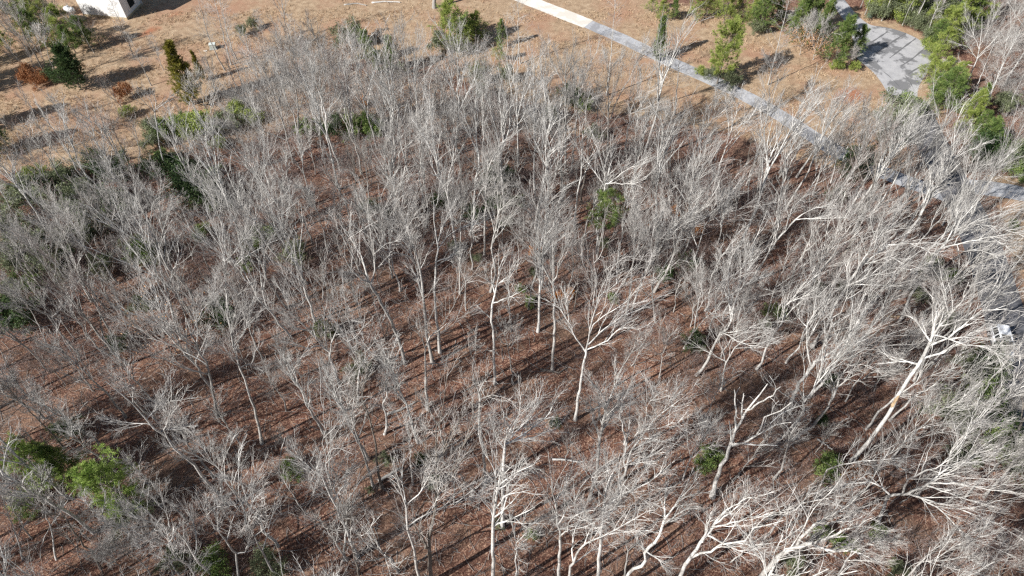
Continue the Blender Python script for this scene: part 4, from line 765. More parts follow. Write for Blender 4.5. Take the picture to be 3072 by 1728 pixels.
def hero(i, r, c, trunk, limbs, k):
    g = np.random.default_rng(1000 + i)
    tp = [tile(r, c, *q) for q in trunk]
    base = gp(*tp[0]); n = base.copy(); n[2] = 0; n /= np.linalg.norm(n)
    def on_plane(p, off=0.0):
        rr = ray(*p); t = ((base - CP) @ n + off) / (rr @ n); return CP + rr * t
    P3 = [base] + [on_plane(p) for p in tp[1:]]
    for j, p in enumerate(P3[1:], 1): p[2] = max(p[2], P3[j - 1][2] * .7 + .3)
    Hh = max(p[2] for p in P3)
    L3 = []
    for lb in limbs:
        lp = [tile(r, c, *q) for q in lb]
        A_ = on_plane(lp[0]); tot = 0; sg = g.uniform(-.55, .55)
        out = [A_]
        for a_, b_ in zip(lp[:-1], lp[1:]):
            tot += np.linalg.norm(on_plane(b_) - on_plane(a_)); out.append(on_plane(b_, sg * tot))
        L3.append(np.array(out)); Hh = max(Hh, out[-1][2])
    H_ = max(Hh, 4.0)
    r0 = min(0.0056 * H_ + .03, .2) * k.get('r', 1.0)
    root = empty('bare_tree', tuple(base))
    dead = k.get('d', 1) < .2 and not k.get('s')
    if dead: root.name = 'dead_tree'
    Kt = 14
    Pt = resample(P3, Kt) - base; Pt[0, 2] -= .25
    Pt[2:-1] += g.normal(size=(Kt - 3, 3)) * .05
    z = np.linspace(0, 1, Kt)
    tipn = sum(1 for q in L3 if np.linalg.norm(q[0] - P3[-1]) < 1.6)
    endf = .12 if (k.get('s') or not limbs) else (.58 if tipn >= 2 else .38 if tipn else .16)
    Rt = r0 * (1 - (1 - endf) * z ** .9)
    if dead and not limbs: Rt = r0 * (1 - .35 * z)
    bk = k.get('m', 'bark')
    link('trunk', make_trunk_mesh(Pt, Rt, M[bk]), root)
    acc = Acc(); d = min(k.get('d', 1.0), 1.15)
    Ls, Rs = [], []
    for lb in L3:
        if len(lb):
            cand = [resample(Pt, 80)] + [resample(P_, 30) for P_ in Ls]
            cc = np.concatenate(cand); dd_ = np.linalg.norm(cc - (lb[0] - base), axis=1); jn = dd_.argmin()
            if .12 < dd_[jn] < 3.5: lb = np.concatenate([(cc[jn] + base)[None], lb[:1] * .35 + (cc[jn] + base)[None] * .65 + [0, 0, .1], lb[1:]]) if dd_[jn] < .9 else np.concatenate([(cc[jn] + base)[None], lb])
        q = resample(lb, 9) - base; ln = np.linalg.norm(np.diff(q, axis=0), axis=1).sum()
        q[1:-1] += g.normal(size=(7, 3)) * .02 * ln * .35
        # radius at start from nearest trunk / limb point
        dd = np.linalg.norm(Pt - q[0], axis=1); rs = Rt[dd.argmin()] * .76
        if Ls and dd.min() > .6:
            for P_, R_ in zip(Ls, Rs):
                d2 = np.linalg.norm(P_ - q[0], axis=1)
                if d2.min() < dd.min(): dd = d2; rs = R_[d2.argmin()] * .75
        rs = min(max(rs * (1.25 if dead else 1), .03), .02 + ln * (.03 if dead else .019))
        Ls.append(q); Rs.append(rs * np.linspace(1, .22 if not dead else .4, 9))
    if Ls:
        Lp, Lr = np.array(Ls), np.array(Rs); acc.add(*tubes(Lp, Lr, 6), 0)
    if k.get('s'):
        a2, b2 = grow(Pt[None], Rt[None], 30, (.3, .98), .16, (42, 72), 5, .32, .12, .15, g, .014, .8, 3.4)
        acc.add(*tubes(a2, b2, 4), 0)
        c2, d2 = grow(a2, b2, 7, (.15, .99), .45, (25, 55), 4, .5, .1, .2, g, .009, .3, 1.6)
        acc.add(*tubes(c2, d2, 3), 1)
        e2, f2 = grow(c2, d2, 4, (.1, .97), .5, (20, 50), 3, .6, .1, .2, g, .007, .2, .8, .7)
        acc.add(*tubes(e2, f2, 3), 1)
        if Ls: sprays(acc, Lp, Lr, g, .8)
    else:
        if len(Ls) < 5 and not dead and d > .25:
            up_ = resample(Pt[Kt // 2 if limbs else Kt // 3:], 9); ur = np.interp(np.linspace(0, 1, 9), np.linspace(0, 1, Kt - (Kt // 2 if limbs else Kt // 3)), Rt[(Kt // 2 if limbs else Kt // 3):])
            a1, b1 = grow(up_[None], ur[None], 7 - len(Ls), (.15, .95), .55, (22, 42), 9, .55, .15, .12, g, .025, H_ * .1, H_ * .3)
            acc.add(*tubes(a1, b1, 5), 0)
            Ls += list(a1); Rs += list(b1); Ls.append(up_); Rs.append(ur)
        if not limbs and not dead: pass
        if Ls:
            Lp, Lr = np.array(Ls), np.array(Rs)
            if dead:
                a, b = grow(Lp, Lr, 3, (.3, .95), .22, (30, 60), 4, .5, .05, .25, g, .02, .4, 1.5); acc.add(*tubes(a, b, 4), 0)
            else:
                sprays(acc, Lp, Lr, g, d)
    tw = 'twig' if bk != 'bark_dark' else 'twig'
    if acc.V: link('crown', acc.mesh('crown', [M[bk], M[tw]]), root)
    if k.get('lf') and Ls:
        a, b = grow(np.array(Ls), np.array(Rs), 12, (.1, .98), .35, (25, 60), 4, .4, .0, .2, g, .01, .5, 3)
        pts = a[:, 1:].reshape(-1, 3)
        if k['lf'] >= 1: pts = pts[pts[:, 2] < H_ * .62]
        V, F = leaf_cloud(pts, g, 14 if k['lf'] >= 1 else 1, .20 if k['lf'] >= 1 else .16, 0, .45)
        link('dead_leaves', mesh_np('dead_leaves', V, [F], [M['leaf_tan']], smooth=False), root)
    if k.get('wound'):
        wp = [on_plane(tile(r, c, *q)) for q in k['wound']]; to = CP - wp[1]; to /= np.linalg.norm(to)
        wq = resample(wp, 6) - base + to * .13; V, F = tubes(wq[None], np.array([[.03, .12, .15, .13, .15, .03]]), 6)
        link('split_wood', mesh_np('split_wood', V, [F], [M['wood']], smooth=False), root)
    tip = px(base + Pt[-1]) if not L3 else px(np.mean([l[-1] for l in L3], axis=0))
    lab = k.get('l')
    desc = {'bark': 'grey', 'bark_white': 'white-barked', 'bark_dark': 'dark-trunked'}[bk]
    form = 'slim feathery' if k.get('s') else ('forked' if limbs else 'narrow')
    if not lab:
        lab = unique('%s %s bare tree %%s' % (form, desc), *tip)
    used_labels[lab] = 1
    if k.get('s') and not dead:
        root.name = 'young_bare_tree'; tag(root, lab, 'young tree', 'slender young bare trees')
    else: tag(root, lab, 'dead tree' if dead else 'bare tree', 'bare trees of the woodland' if not dead else None)
    HB.append((base[0], base[1], H_)); hero_info.append((i, round(H_, 1), lab[:40]))
for i, (r, c, trk, lim, k) in enumerate(T): hero(i, r, c, trk, lim, k)

if os.environ.get('SCENE_DEBUG'): print('HERO', len(T), [h for h in hero_info if h[1] < 9 or h[1] > 30])

# ------------------------------------------------------------------ untraced bare trees and saplings (shared prototypes)
PX_FOREST = [(-260, 640), (0, 600), (260, 560), (520, 540), (640, 480), (760, 430), (900, 400), (1200, 390), (1420, 400), (1700, 430), (1900, 470), (2040, 510), (2250, 560), (2450, 600), (2680, 640),
             (2790, 780), (2830, 1000), (2870, 1150), (2930, 1320), (3010, 1500), (3150, 1900), (3150, 2150), (-300, 2150)]
FOREST = gpoly(PX_FOREST)
NE = gpoly([(2600, -60), (2640, 40), (2780, 110), (2900, 170), (2985, 280), (3000, 390), (3072, 460), (3300, 620), (3500, 400), (3300, -60)])
NN = gpoly([(1900, -70), (1960, -5), (2130, 5), (2350, 30), (2480, -10), (2480, -90)])
def density(x, y):
    """relative density of trees by the photo position of their feet"""
    d = 1.0
    if 760 < x < 2050 and y > 980: d = .38
    if 1150 < x < 1700 and 880 < y < 1200: d = .2
    if 420 < x < 780 and 1180 < y < 1500: d = .35
    if x > 2000 and y > 1150: d = .85
    if 1000 < x < 2200 and 480 < y < 820: d = 1.3
    if x < 900 and 600 < y < 900: d = 1.2
    if x > 1900 and 560 < y < 1050: d = 1.5
    if y > 1560: d = min(d, .6)
    return d
def scatter(poly, n, mind, seed, taken, dens=density, own=None, jit=None):
    g = np.random.default_rng(seed); P = np.array(poly); lo, hi = P.min(0), P.max(0); out = []
    tries = 0
    while len(out) < n and tries < n * 60:
        tries += 1
        q = lo + g.random(2) * (hi - lo)
        if not inpoly(np.array([q[0]]), np.array([q[1]]), poly)[0]: continue
        xx, yy = px((q[0], q[1], 0))
        if xx < -140 or xx > W0 + 160 or yy > H0 + 420: continue
        if g.random() > dens(xx, yy) / 1.5: continue
        if any((q[0] - t[0]) ** 2 + (q[1] - t[1]) ** 2 < mind ** 2 for t in taken): continue
        out.append((q[0], q[1])); taken.append((q[0], q[1]))
    return out
road_line = [tuple(gp(*q)[:2]) for q in [(2735, 300), (2853, 540), (2950, 740), (3030, 1000), (3140, 1400)]]
drive_line = [tuple(gp(*q)[:2]) for q in [(1480, -50), (1765, 72), (2000, 182), (2330, 338), (2530, 470), (2850, 590)]]
def offroad(q):
    a = pdist(np.array([q[0]]), np.array([q[1]]), road_line, False)[0]; b_ = pdist(np.array([q[0]]), np.array([q[1]]), drive_line, False)[0]
    return a > 4.2 and b_ > 2.6
protos = []
for s, (H_, sp, fk, nl, bk, d, tw) in enumerate([(23, .95, .38, 11, 'bark_white', 1.0, 'twig'), (22, 1.1, .38, 9, 'bark_white', 1.0, 'twig'), (21, .85, .42, 9, 'bark', .9, 'twig'), (20, 1.15, .34, 8, 'bark_white', .9, 'twig'),
                                                 (23, .8, .45, 10, 'bark_white', 1.0, 'twig'), (19, 1.05, .3, 9, 'bark', 1.0, 'twig_brown'), (21, 1.0, .42, 6, 'bark_dark', .8, 'twig_brown'), (18, 1.25, .25, 10, 'bark_white', 1.0, 'twig'),
                                                 (24, .9, .45, 9, 'bark_white', .8, 'twig'), (20, 1.0, .3, 12, 'bark', 1.1, 'twig')]):
    protos.append((H_, proto_tree(300 + s, H_, sp, fk, nl, 'tree', d, tw, bk), ['tall', 'spreading', 'narrow', 'low-forked', 'many-limbed', 'upright', 'dark-trunked', 'vase-shaped', 'high-crowned', 'broom-like'][s]))
slims = [(15, proto_tree(340 + s, 15, .8, .5, 4, 'slim', .7, 'twig', 'bark_white' if s % 2 else 'bark'), 'slim feathery') for s in range(4)] + [(16, proto_tree(380 + s, 16, .8, .3, 8, 'tree', .8, 'twig', 'bark_white' if s % 2 else 'bark'), 'slim upswept') for s in range(4)]
saps = [(7.5, proto_tree(360 + s, 7.5, 1.25, .25, 7, 'tree', .8, 'twig_brown' if s % 2 == 0 else 'twig', 'bark'), ['brown-twigged', 'grey'][s % 2]) for s in range(6)]
BT = [(b_[0], b_[1]) for b_ in HB]
g0 = np.random.default_rng(77)
def put(pr, x, y, name, form, cat, group, smin=.85, smax=1.12, lean=.06):
    if pr in slims and name == 'bare_tree': name, cat, group, form = 'young_bare_tree', 'young tree', 'slender young bare trees', form.replace('bare tree', 'young tree')
    root = place_tree(name, pr[1], (x, y, 0), g0.uniform(0, 6.28), g0.uniform(smin, smax), (g0.normal() * lean, g0.normal() * lean))
    sc = root.scale[0]
    q = px((x, y, pr[0] * sc * .72))
    tag(root, unique(form + ' %s', *q), cat, group)
    return root
for (x, y) in [q for q in scatter(FOREST, 108, 3.1, 5, BT) if offroad(q)]:
    pr = protos[g0.integers(len(protos))]
    if g0.random() < .2: pr = slims[g0.integers(len(slims))]
    xx, yy = px((x, y, 0)); lo_ = xx < 1000 and yy < 680
    put(pr, x, y, 'bare_tree', '%s bare tree' % pr[2], 'bare tree', 'bare trees of the woodland', *((.42, .62) if lo_ else (.55, .75) if (xx > 2100 and yy < 760) or xx > 2620 else (.85, 1.08) if xx > 1900 else (.72, 1.02)))
RIGHT = gpoly([(2330, 500), (2480, 545), (2680, 610), (2770, 700), (2600, 760), (2350, 640)])
for (x, y) in [q for q in scatter(RIGHT, 12, 2.4, 15, BT, lambda a, b_: 1.5) if offroad(q)]:
    pr = protos[[0, 1, 4, 8, 9][g0.integers(5)]]
    put(pr, x, y, 'bare_tree', '%s bare tree' % pr[2], 'bare tree', 'bare trees of the woodland', .6, .8)
ROADSIDE = gpoly([(2640, 780), (2770, 800), (2830, 1040), (2780, 1120), (2640, 920)])
for (x, y) in [q for q in scatter(ROADSIDE, 5, 2.6, 19, BT, lambda a, b_: 1.5) if offroad(q)]:
    pr = protos[[0, 1, 4, 8, 9][g0.integers(5)]]
    put(pr, x, y, 'bare_tree', '%s bare tree' % pr[2], 'bare tree', 'bare trees of the woodland', .8, .95)
for (x, y) in [q for q in scatter(NE, 24, 3.0, 6, BT, lambda a, b_: 1.5) if offroad(q)]:
    pr = slims[g0.integers(len(slims))] if g0.random() < .6 else protos[[1, 3, 4, 7][g0.integers(4)]]
    put(pr, x, y, 'bare_tree', '%s roadside bare tree' % pr[2], 'bare tree', 'bare trees of the woodland', .75, 1.05)
for (x, y) in [q for q in scatter(EDGE, 20, 3.0, 7, BT, lambda a, b_: 1.5) if offroad(q)]:
    pr = slims[g0.integers(len(slims))]
    put(pr, x, y, 'bare_tree', '%s bare tree' % pr[2], 'bare tree', 'bare trees of the woodland', .5, .8)
for (x, y) in [q for q in scatter(FOREST, 135, 2.2, 17, BT) if offroad(q)]:
    pr = slims[g0.integers(len(slims))]; put(pr, x, y, 'bare_tree', '%s bare tree' % pr[2], 'bare tree', '', .6, 1.1)
ST = list(BT)
for poly, n, md, sd_ in ((FOREST, 170, 2.1, 8), (EDGE, 34, 1.8, 9), (NE, 22, 2.2, 10), (NN, 10, 1.5, 12)):
    for (x, y) in [q for q in scatter(poly, n, md, sd_, ST, density if poly is FOREST else (lambda a, b_: 1.5)) if offroad(q)]:
        pr = saps[g0.integers(len(saps))]
        put(pr, x, y, 'bare_sapling', '%s leafless sapling' % pr[2], 'sapling', 'leafless saplings under the tall trees', .55, 1.2, .1)

# ------------------------------------------------------------------ underbrush: countless low leafless stems, one object
def sprig(seed, h):
    g = np.random.default_rng(seed); n = 7
    P0 = np.zeros((n, 4, 3)); D = norm(g.normal(size=(n, 3)) * .45 + [0, 0, 1]); P0[:, 0] = g.normal(size=(n, 3)) * .18 * [1, 1, 0]
    for k in range(1, 4): P0[:, k] = P0[:, k - 1] + D * h / 3; D = norm(D + g.normal(size=(n, 3)) * .25)
    R0 = np.full((n, 1), .014) * np.linspace(1, .5, 4)
    V, F = tubes(P0, R0, 3)
    a, b_ = grow(P0, R0, 5, (.2, .98), .5, (25, 60), 3, .7, .1, .2, g, .008, .2, 1.2, .6)
    V2, F2 = tubes(a, b_, 3)
    return np.concatenate([V, V2]), np.concatenate([F, F2 + len(V)])
sprigs = [sprig(500 + i, h) for i, h in enumerate((1.3, 1.7, 2.2, 1.0, 2.8, 1.5))]
def brush(name, poly, n, seed, dens, m, smin=.6, smax=1.4):
    g = np.random.default_rng(seed); P = np.array(poly); lo, hi = P.min(0), P.max(0)
    acc = Acc(); q = lo + g.random((n * 8, 2)) * (hi - lo); q = q[inpoly(q[:, 0], q[:, 1], poly)]
    # clumps: keep where a smooth random field is high
    w1 = np.sin(q[:, 0] * .31 + 1.3 * np.sin(q[:, 1] * .23)) + np.sin(q[:, 1] * .37 + 1.7 * np.sin(q[:, 0] * .19 + 2)) + g.normal(size=len(q)) * .8
    q = q[w1 > -.7][:n * 3]; cnt = 0
    for (x, y) in q:
        xx, yy = px((x, y, 0))
        if xx < -60 or xx > W0 + 60 or yy > H0 + 60: continue
        if g.random() > dens(xx, yy) / 1.5: continue
        if not offroad((x, y)): continue
        V, F = sprigs[g.integers(6)]; s = g.uniform(smin, smax); a = g.uniform(0, 6.28); c_, s_ = math.cos(a), math.sin(a)
        W_ = V * s; W_ = np.stack([W_[:, 0] * c_ - W_[:, 1] * s_ + x, W_[:, 0] * s_ + W_[:, 1] * c_ + y, W_[:, 2]], 1)
        acc.add(W_, F); cnt += 1
        if cnt >= n: break
    o = link(name, acc.mesh(name, [m])); tag(o, kind='stuff'); return o
def bd(x, y): return density(x, y) ** 1.3
o = brush('underbrush', FOREST, 3200, 21, bd, M['twig_brown']); tag(o, 'brown leafless underbrush covering the woodland floor', 'underbrush')
o = brush('edge_brush', EDGE, 800, 22, lambda a, b_: 1.5, M['twig']); tag(o, 'grey-brown thicket along the upper woodland edge beside the tan grass', 'underbrush')
o = brush('roadside_brush', NE, 700, 23, lambda a, b_: 1.5, M['twig']); tag(o, 'pale thin brush among the trunks beyond the cul-de-sac', 'underbrush')

# ------------------------------------------------------------------ evergreens
def blades(P, D, g, n, ln, wd, spread):
    """n needle-clump faces at each point, fanned about direction D"""
    m_ = len(P); C = np.repeat(P, n, 0); d = norm(np.repeat(D, n, 0) + g.normal(size=(m_ * n, 3)) * spread)
    s = norm(np.cross(d, g.normal(size=(m_ * n, 3)))); l = ln * g.uniform(.6, 1.3, (m_ * n, 1))
    V = np.stack([C - s * wd * .4, C + s * wd * .4, C + d * l + s * wd * .25, C + d * l - s * wd * .25], 1).reshape(-1, 3)
    return V, np.arange(len(V)).reshape(-1, 4)
def conifer(seed, H_, rad, leafm, form='pine', dens=1.0):
    g = np.random.default_rng(seed)
    z = np.linspace(0, 1, 9); P = np.stack([np.cumsum(g.normal(size=9)) * .02 * H_ * .4, np.cumsum(g.normal(size=9)) * .02 * H_ * .4, z * H_], 1); P[:, :2] -= P[0, :2]; P[0, 2] = -.2
    R = (.008 * H_ + .03) * (1 - .85 * z)
    tm = make_trunk_mesh(P, R, M['bark_dark'] if form != 'high' else M['bark'])
    acc = Acc()
    lo = {'pine': .12, 'cedar': .03, 'high': .48, 'round': .22}[form]
    nb = int({'pine': 64, 'cedar': 110, 'high': 34, 'round': 46}[form] * dens)
    t = lo + (1 - lo) * (np.arange(nb) + g.random(nb)) / nb * .97
    f = t * 8; i = np.clip(f.astype(int), 0, 7); pos = P[i] + (P[i + 1] - P[i]) * (f - i)[:, None]
    az = g.uniform(0, 6.28, nb); u_ = (t - lo) / (1 - lo)
    prof = {'pine': (1 - u_) ** .75 * .95 + .1, 'cedar': np.minimum(1, u_ * 5 + .55) * (1 - u_) ** .6 + .06, 'high': np.sin(np.pi * (u_ * .8 + .15)) * .9 + .15, 'round': np.sqrt(np.clip(1 - (u_ * 1.6 - .72) ** 2, .05, 1))}[form]
    lobe = 1 + .22 * np.sin(az * 3 + seed) + .15 * np.sin(az * 5 + t * 9)
    L = rad * prof * lobe * g.uniform(.7, 1.2, nb)
    el = {'pine': .18 + .55 * u_, 'cedar': .75 + .3 * u_, 'high': .1 + .5 * u_, 'round': .05 + .7 * u_}[form]
    D = np.stack([np.cos(az) * np.cos(el), np.sin(az) * np.cos(el), np.sin(el)], 1)
    K = 6; Q = np.empty((nb, K, 3)); Q[:, 0] = pos
    for k in range(1, K):
        Q[:, k] = Q[:, k - 1] + D * (L / (K - 1))[:, None]; D = norm(D + g.normal(size=(nb, 3)) * .12 + [0, 0, .07])
    RB = np.maximum(.012 * L + .006, .008)[:, None] * np.linspace(1, .4, K)
    acc.add(*tubes(Q, RB, 3), 0)
    a, b_ = grow(Q, RB, 7, (.25, .99), .36, (30, 65), 3, .6, .1, .1, g, .006, .2, 1.1, .6)
    acc.add(*tubes(a, b_, 3), 0)
    tips = np.concatenate([a[:, 1], a[:, 2], Q[:, -1], Q[:, -2]]); dirs = norm(np.concatenate([a[:, 2] - a[:, 0], a[:, 2] - a[:, 1], Q[:, -1] - Q[:, -2], Q[:, -1] - Q[:, -3]]) + [0, 0, .1])
    nn_, ln, wd, sp = {'pine': (9, .34, .035, .5), 'cedar': (7, .26, .06, .45), 'high': (12, .36, .035, .6), 'round': (16, .36, .045, .75)}[form]
    if form == 'pine' and dens < 1: nn_ = 8
    V, F = blades(tips, dirs, g, nn_, ln, wd, sp)
    acc.add(V, F, 1)
    return tm, acc.mesh('crown', [M['bark_dark'], M[leafm]], False)
def shrub(seed, H_, rad, leafm):
    g = np.random.default_rng(seed); n = 9
    P0 = np.zeros((n, 5, 3)); D = norm(g.normal(size=(n, 3)) * [.5, .5, .1] + [0, 0, .9])
    for k in range(1, 5): P0[:, k] = P0[:, k - 1] + D * H_ / 4.2; D = norm(D + g.normal(size=(n, 3)) * .18 + [0, 0, .05])
    P0[:, 0, 2] = -.15
    R0 = np.full((n, 1), .02) * np.linspace(1, .4, 5)
    acc = Acc(); acc.add(*tubes(P0, R0, 4), 0)
    a, b_ = grow(P0, R0, 9, (.2, .99), .42, (30, 60), 4, .6, .1, .15, g, .008, .3, rad, .5); acc.add(*tubes(a, b_, 3), 0)
    c_, d_ = grow(a, b_, 4, (.2, .98), .4, (30, 60), 3, .6, .05, .15, g, .005, .15, .8, .5); acc.add(*tubes(c_, d_, 3), 0)
    V, F = leaf_cloud(np.concatenate([c_[:, 1], c_[:, 2], a[:, 2], a[:, 3]]), g, 6, .17, .3, .16)
    acc.add(V, F, 1)
    return None, acc.mesh('crown', [M['bark_dark'], M[leafm]], False)
EV = {}
for i in range(2):
    EV['yp%d' % i] = (6.0, conifer(600 + i, 6.0, 2.1, 'leaf_yellowgreen', 'pine', .8))
    EV['gp%d' % i] = (6.0, conifer(610 + i, 6.0, 2.0, 'leaf_green', 'pine'))
    EV['hp%d' % i] = (12.0, conifer(620 + i, 12.0, 2.1, 'leaf_yellowgreen' if i else 'leaf_green', 'high'))
    EV['ys%d' % i] = (2.4, shrub(630 + i, 2.4, 1.1, 'leaf_yellowgreen'))
    EV['gs%d' % i] = (2.6, shrub(640 + i, 2.6, 1.2, 'leaf_green'))
    EV['ds%d' % i] = (3.2, shrub(650 + i, 3.2, 1.4, 'leaf_dark'))
    EV['us%d' % i] = (3.0, shrub(655 + i, 3.0, 1.4, 'leaf_dull'))
EV['rp'] = (10.0, conifer(660, 10.0, 2.2, 'leaf_yellowgreen', 'round', 1.5))
EV['bp'] = (9.0, conifer(661, 9.0, 2.5, 'leaf_green', 'round', 1.4))
EV['ce'] = (7.0, conifer(670, 7.0, 1.35, 'leaf_green', 'cedar'))
EV['oc'] = (9.0, conifer(671, 9.0, 1.6, 'leaf_olive', 'cedar', 1.1))
EV['dc'] = (6.0, conifer(672, 6.0, 2.6, 'leaf_dark', 'cedar', 1.5))
M['leaf_orange'] = foliage('orange_leaves', (.45, .16, .03), (.65, .27, .05), (.75, .40, .10))
EV['os'] = (3.0, shrub(681, 3.0, 1.2, 'leaf_orange'))
EV['yq'] = (9.0, conifer(662, 9.0, 2.5, 'leaf_bright', 'round', 1.15))
EV['rs'] = (2.6, shrub(680, 2.6, 1.3, 'leaf_rust'))
g1 = np.random.default_rng(91)
EV['hq'] = EV['hp0']
WORD = {'hq': ('pine_tree', 'pine', 'pine'), 'yp': ('young_pine', 'small yellow-green pine', 'pine'), 'gp': ('young_pine', 'green young pine', 'pine'), 'hp': ('pine_tree', 'thin pine with high green tuft', 'pine'),
        'ys': ('evergreen_shrub', 'yellow-green shrub', 'shrub'), 'gs': ('evergreen_shrub', 'green shrub', 'shrub'), 'ds': ('evergreen_shrub', 'dark green shrub', 'shrub'),
        'us': ('evergreen_shrub', 'dull green airy shrub', 'shrub'), 'rs': ('brown_leaved_shrub', 'rust-leaved shrub', 'shrub'), 'os': ('orange_leaved_sapling', 'small orange-leaved sapling', 'sapling'), 'rp': ('pine_tree', 'pine', 'pine'), 'yq': ('pine_tree', 'pine', 'pine'), 'bp': ('pine_tree', 'pine', 'pine'),
        'ce': ('cedar_tree', 'cedar', 'cedar'), 'oc': ('cedar_tree', 'cedar', 'cedar'), 'dc': ('cedar_tree', 'cedar', 'cedar')}
def ever(kind, r, c, x, y, h, l=None, wide=1.0, foot=None):
    """(x, y): middle of the crown in the tile; h: height in metres. The foot is found so that the crown's middle projects there."""
    cx, cy = tile(r, c, x, y)
    k = kind + (str(g1.integers(2)) if kind + '0' in EV else '')
    H_, ms = EV[k]; s = h / H_
    mid = {'hp': .74, 'hq': .74, 'rp': .6, 'bp': .6, 'yq': .65}.get(kind, .5) * h
    P = gp(cx, cy, mid if not foot else 0.0)
    root = empty(WORD[kind][0], (P[0], P[1], 0)); root.rotation_euler = (0, 0, g1.uniform(0, 6.28)); root.scale = (s * wide, s * wide, s)
    for pn, me in zip(('trunk', 'crown'), ms):
        if me is not None: link(pn, me, root)
    tag(root, l or unique(WORD[kind][1] + ' %s', cx, cy), WORD[kind][2], {'pine': 'pines', 'shrub': 'evergreen shrubs in the woodland', 'cedar': 'cedars', 'sapling': 'saplings still holding orange leaves'}[WORD[kind][2]])
    if l: used_labels[l] = 1
ever('oc',0,0,1365,565,10.8,'tall olive-green columnar cedar standing on the tan grass, upper left',1.3)
ever('oc',0,0,1490,500,5.5,'smaller olive cedar close to the right of the tall olive cedar',.9)
ever('dc',0,0,525,520,7.2,'dark round-bodied cedar casting a broad shadow on the tan grass',.95)
ever('ds',0,0,450,560,3)
for a in [('yp',280,90,7.5,1.3),('yp',440,190,6.5,1.25),('gp',620,250,5.5,1.2),('gp',230,210,6,1.1),('yp',30,320,4.5,1),('gp',520,300,5,1.1),('gp',200,20,6,1),('ds',90,60,3,1),('yp',150,130,5,1),
          ('ys',1500,950,3.2,1.2),('ys',1440,930,2.6,1),('gs',1350,900,2,1),('gs',1260,980,3,1),('us',1150,980,3,1),('ys',1640,1080,1.6,1),('us',1150,1080,2.4,1),('ys',960,845,1.6,1),('ys',1780,830,2.2,1),('ys',1900,880,2,1),
          ('us',1700,940,3,1.1),('ds',860,1270,3.6,1.2),('ds',1180,1270,3.4,1.2),('ds',1480,1350,4,1.4),('gs',545,1380,2,1),('ds',2530,960,3,1),('gs',2330,960,2.4,1),('ys',245,1350,2.6,1.1),('us',310,1410,3,1.2),('us',130,1430,3,1.1),
          ('rs',215,560,2.6,1),('rs',300,600,2.2,.9),('rs',930,690,2.4,.9),('us',1830,230,2,.8),('us',1900,180,2,.8),('ds',700,1210,2.6,1),('us',500,1300,3,1.2),('gs',1240,1190,2,1),('ds',1320,1240,2.6,1)]:
    ever(a[0],0,0,a[1],a[2],a[3],None,a[4])
for a in [('yp',820,190,8.5,1.2),('yp',1010,210,5.5,1),('yp',930,300,5,1.1),('gp',380,420,6.5,.9),('gp',280,470,4,1),('gp',1210,260,5,.7),('yp',1195,400,3.5,1),('us',1035,560,3.5,.8),('gs',130,930,3,1.2),('gs',200,960,2.6,1),
          ('gp',180,360,6,.9),('us',60,260,4,1),('yp',2430,75,4,1),('gp',2510,75,3.6,1),('yp',2350,20,3.6,1),('ds',1190,1340,3,1),('ds',1740,730,3.4,.9),('gs',1800,770,2.2,1),('us',1590,870,2.4,.8),('us',1040,690,2.6,.7),
          ('gs',920,190,3.5,1),('us',760,330,3.5,1),('ds',1130,1390,3,1),('us',1900,1010,2.5,.8),('us',1240,560,3,.7)]:
    ever(a[0],0,1,a[1],a[2],a[3],None,a[4])
ever('ce',0,1,2410,300,7.6,'green columnar cedar standing at the upper edge of the grey driveway')
ever('rp',0,2,330,370,10.5,'bright rounded clumpy pine beside the grey driveway, upper right')
for a in [('gp',1200,320,8.5,.9),('gp',1320,320,6,.9),('gp',1080,170,8,.7),('gp',960,90,10,.9),('gp',880,160,8,.7),('gp',1000,30,9,.8),('us',880,230,3,1),('ys',1170,490,1.5,1),('ys',1305,500,1.5,.8),('ys',130,535,1.5,.8),
          ('yp',340,60,6,1),('yp',440,40,5,.9),('gp',620,90,7,1.1),('yp',560,60,6,.9),('yp',110,60,5,.9),('yp',190,30,5,1),('gp',730,40,6,.9),('yp',260,20,5,1),('us',570,200,2.4,1),
          ('us',1620,860,4.5,1.2),('us',1560,960,4,1),('ds',1560,1010,3,1),('gs',1680,780,3,.9),('ds',1350,1210,3.4,1),('ds',1290,1290,3,1.1),('us',360,590,2.5,1),('us',230,560,2,1)]:
    ever(a[0],0,2,a[1],a[2],a[3],None,a[4])
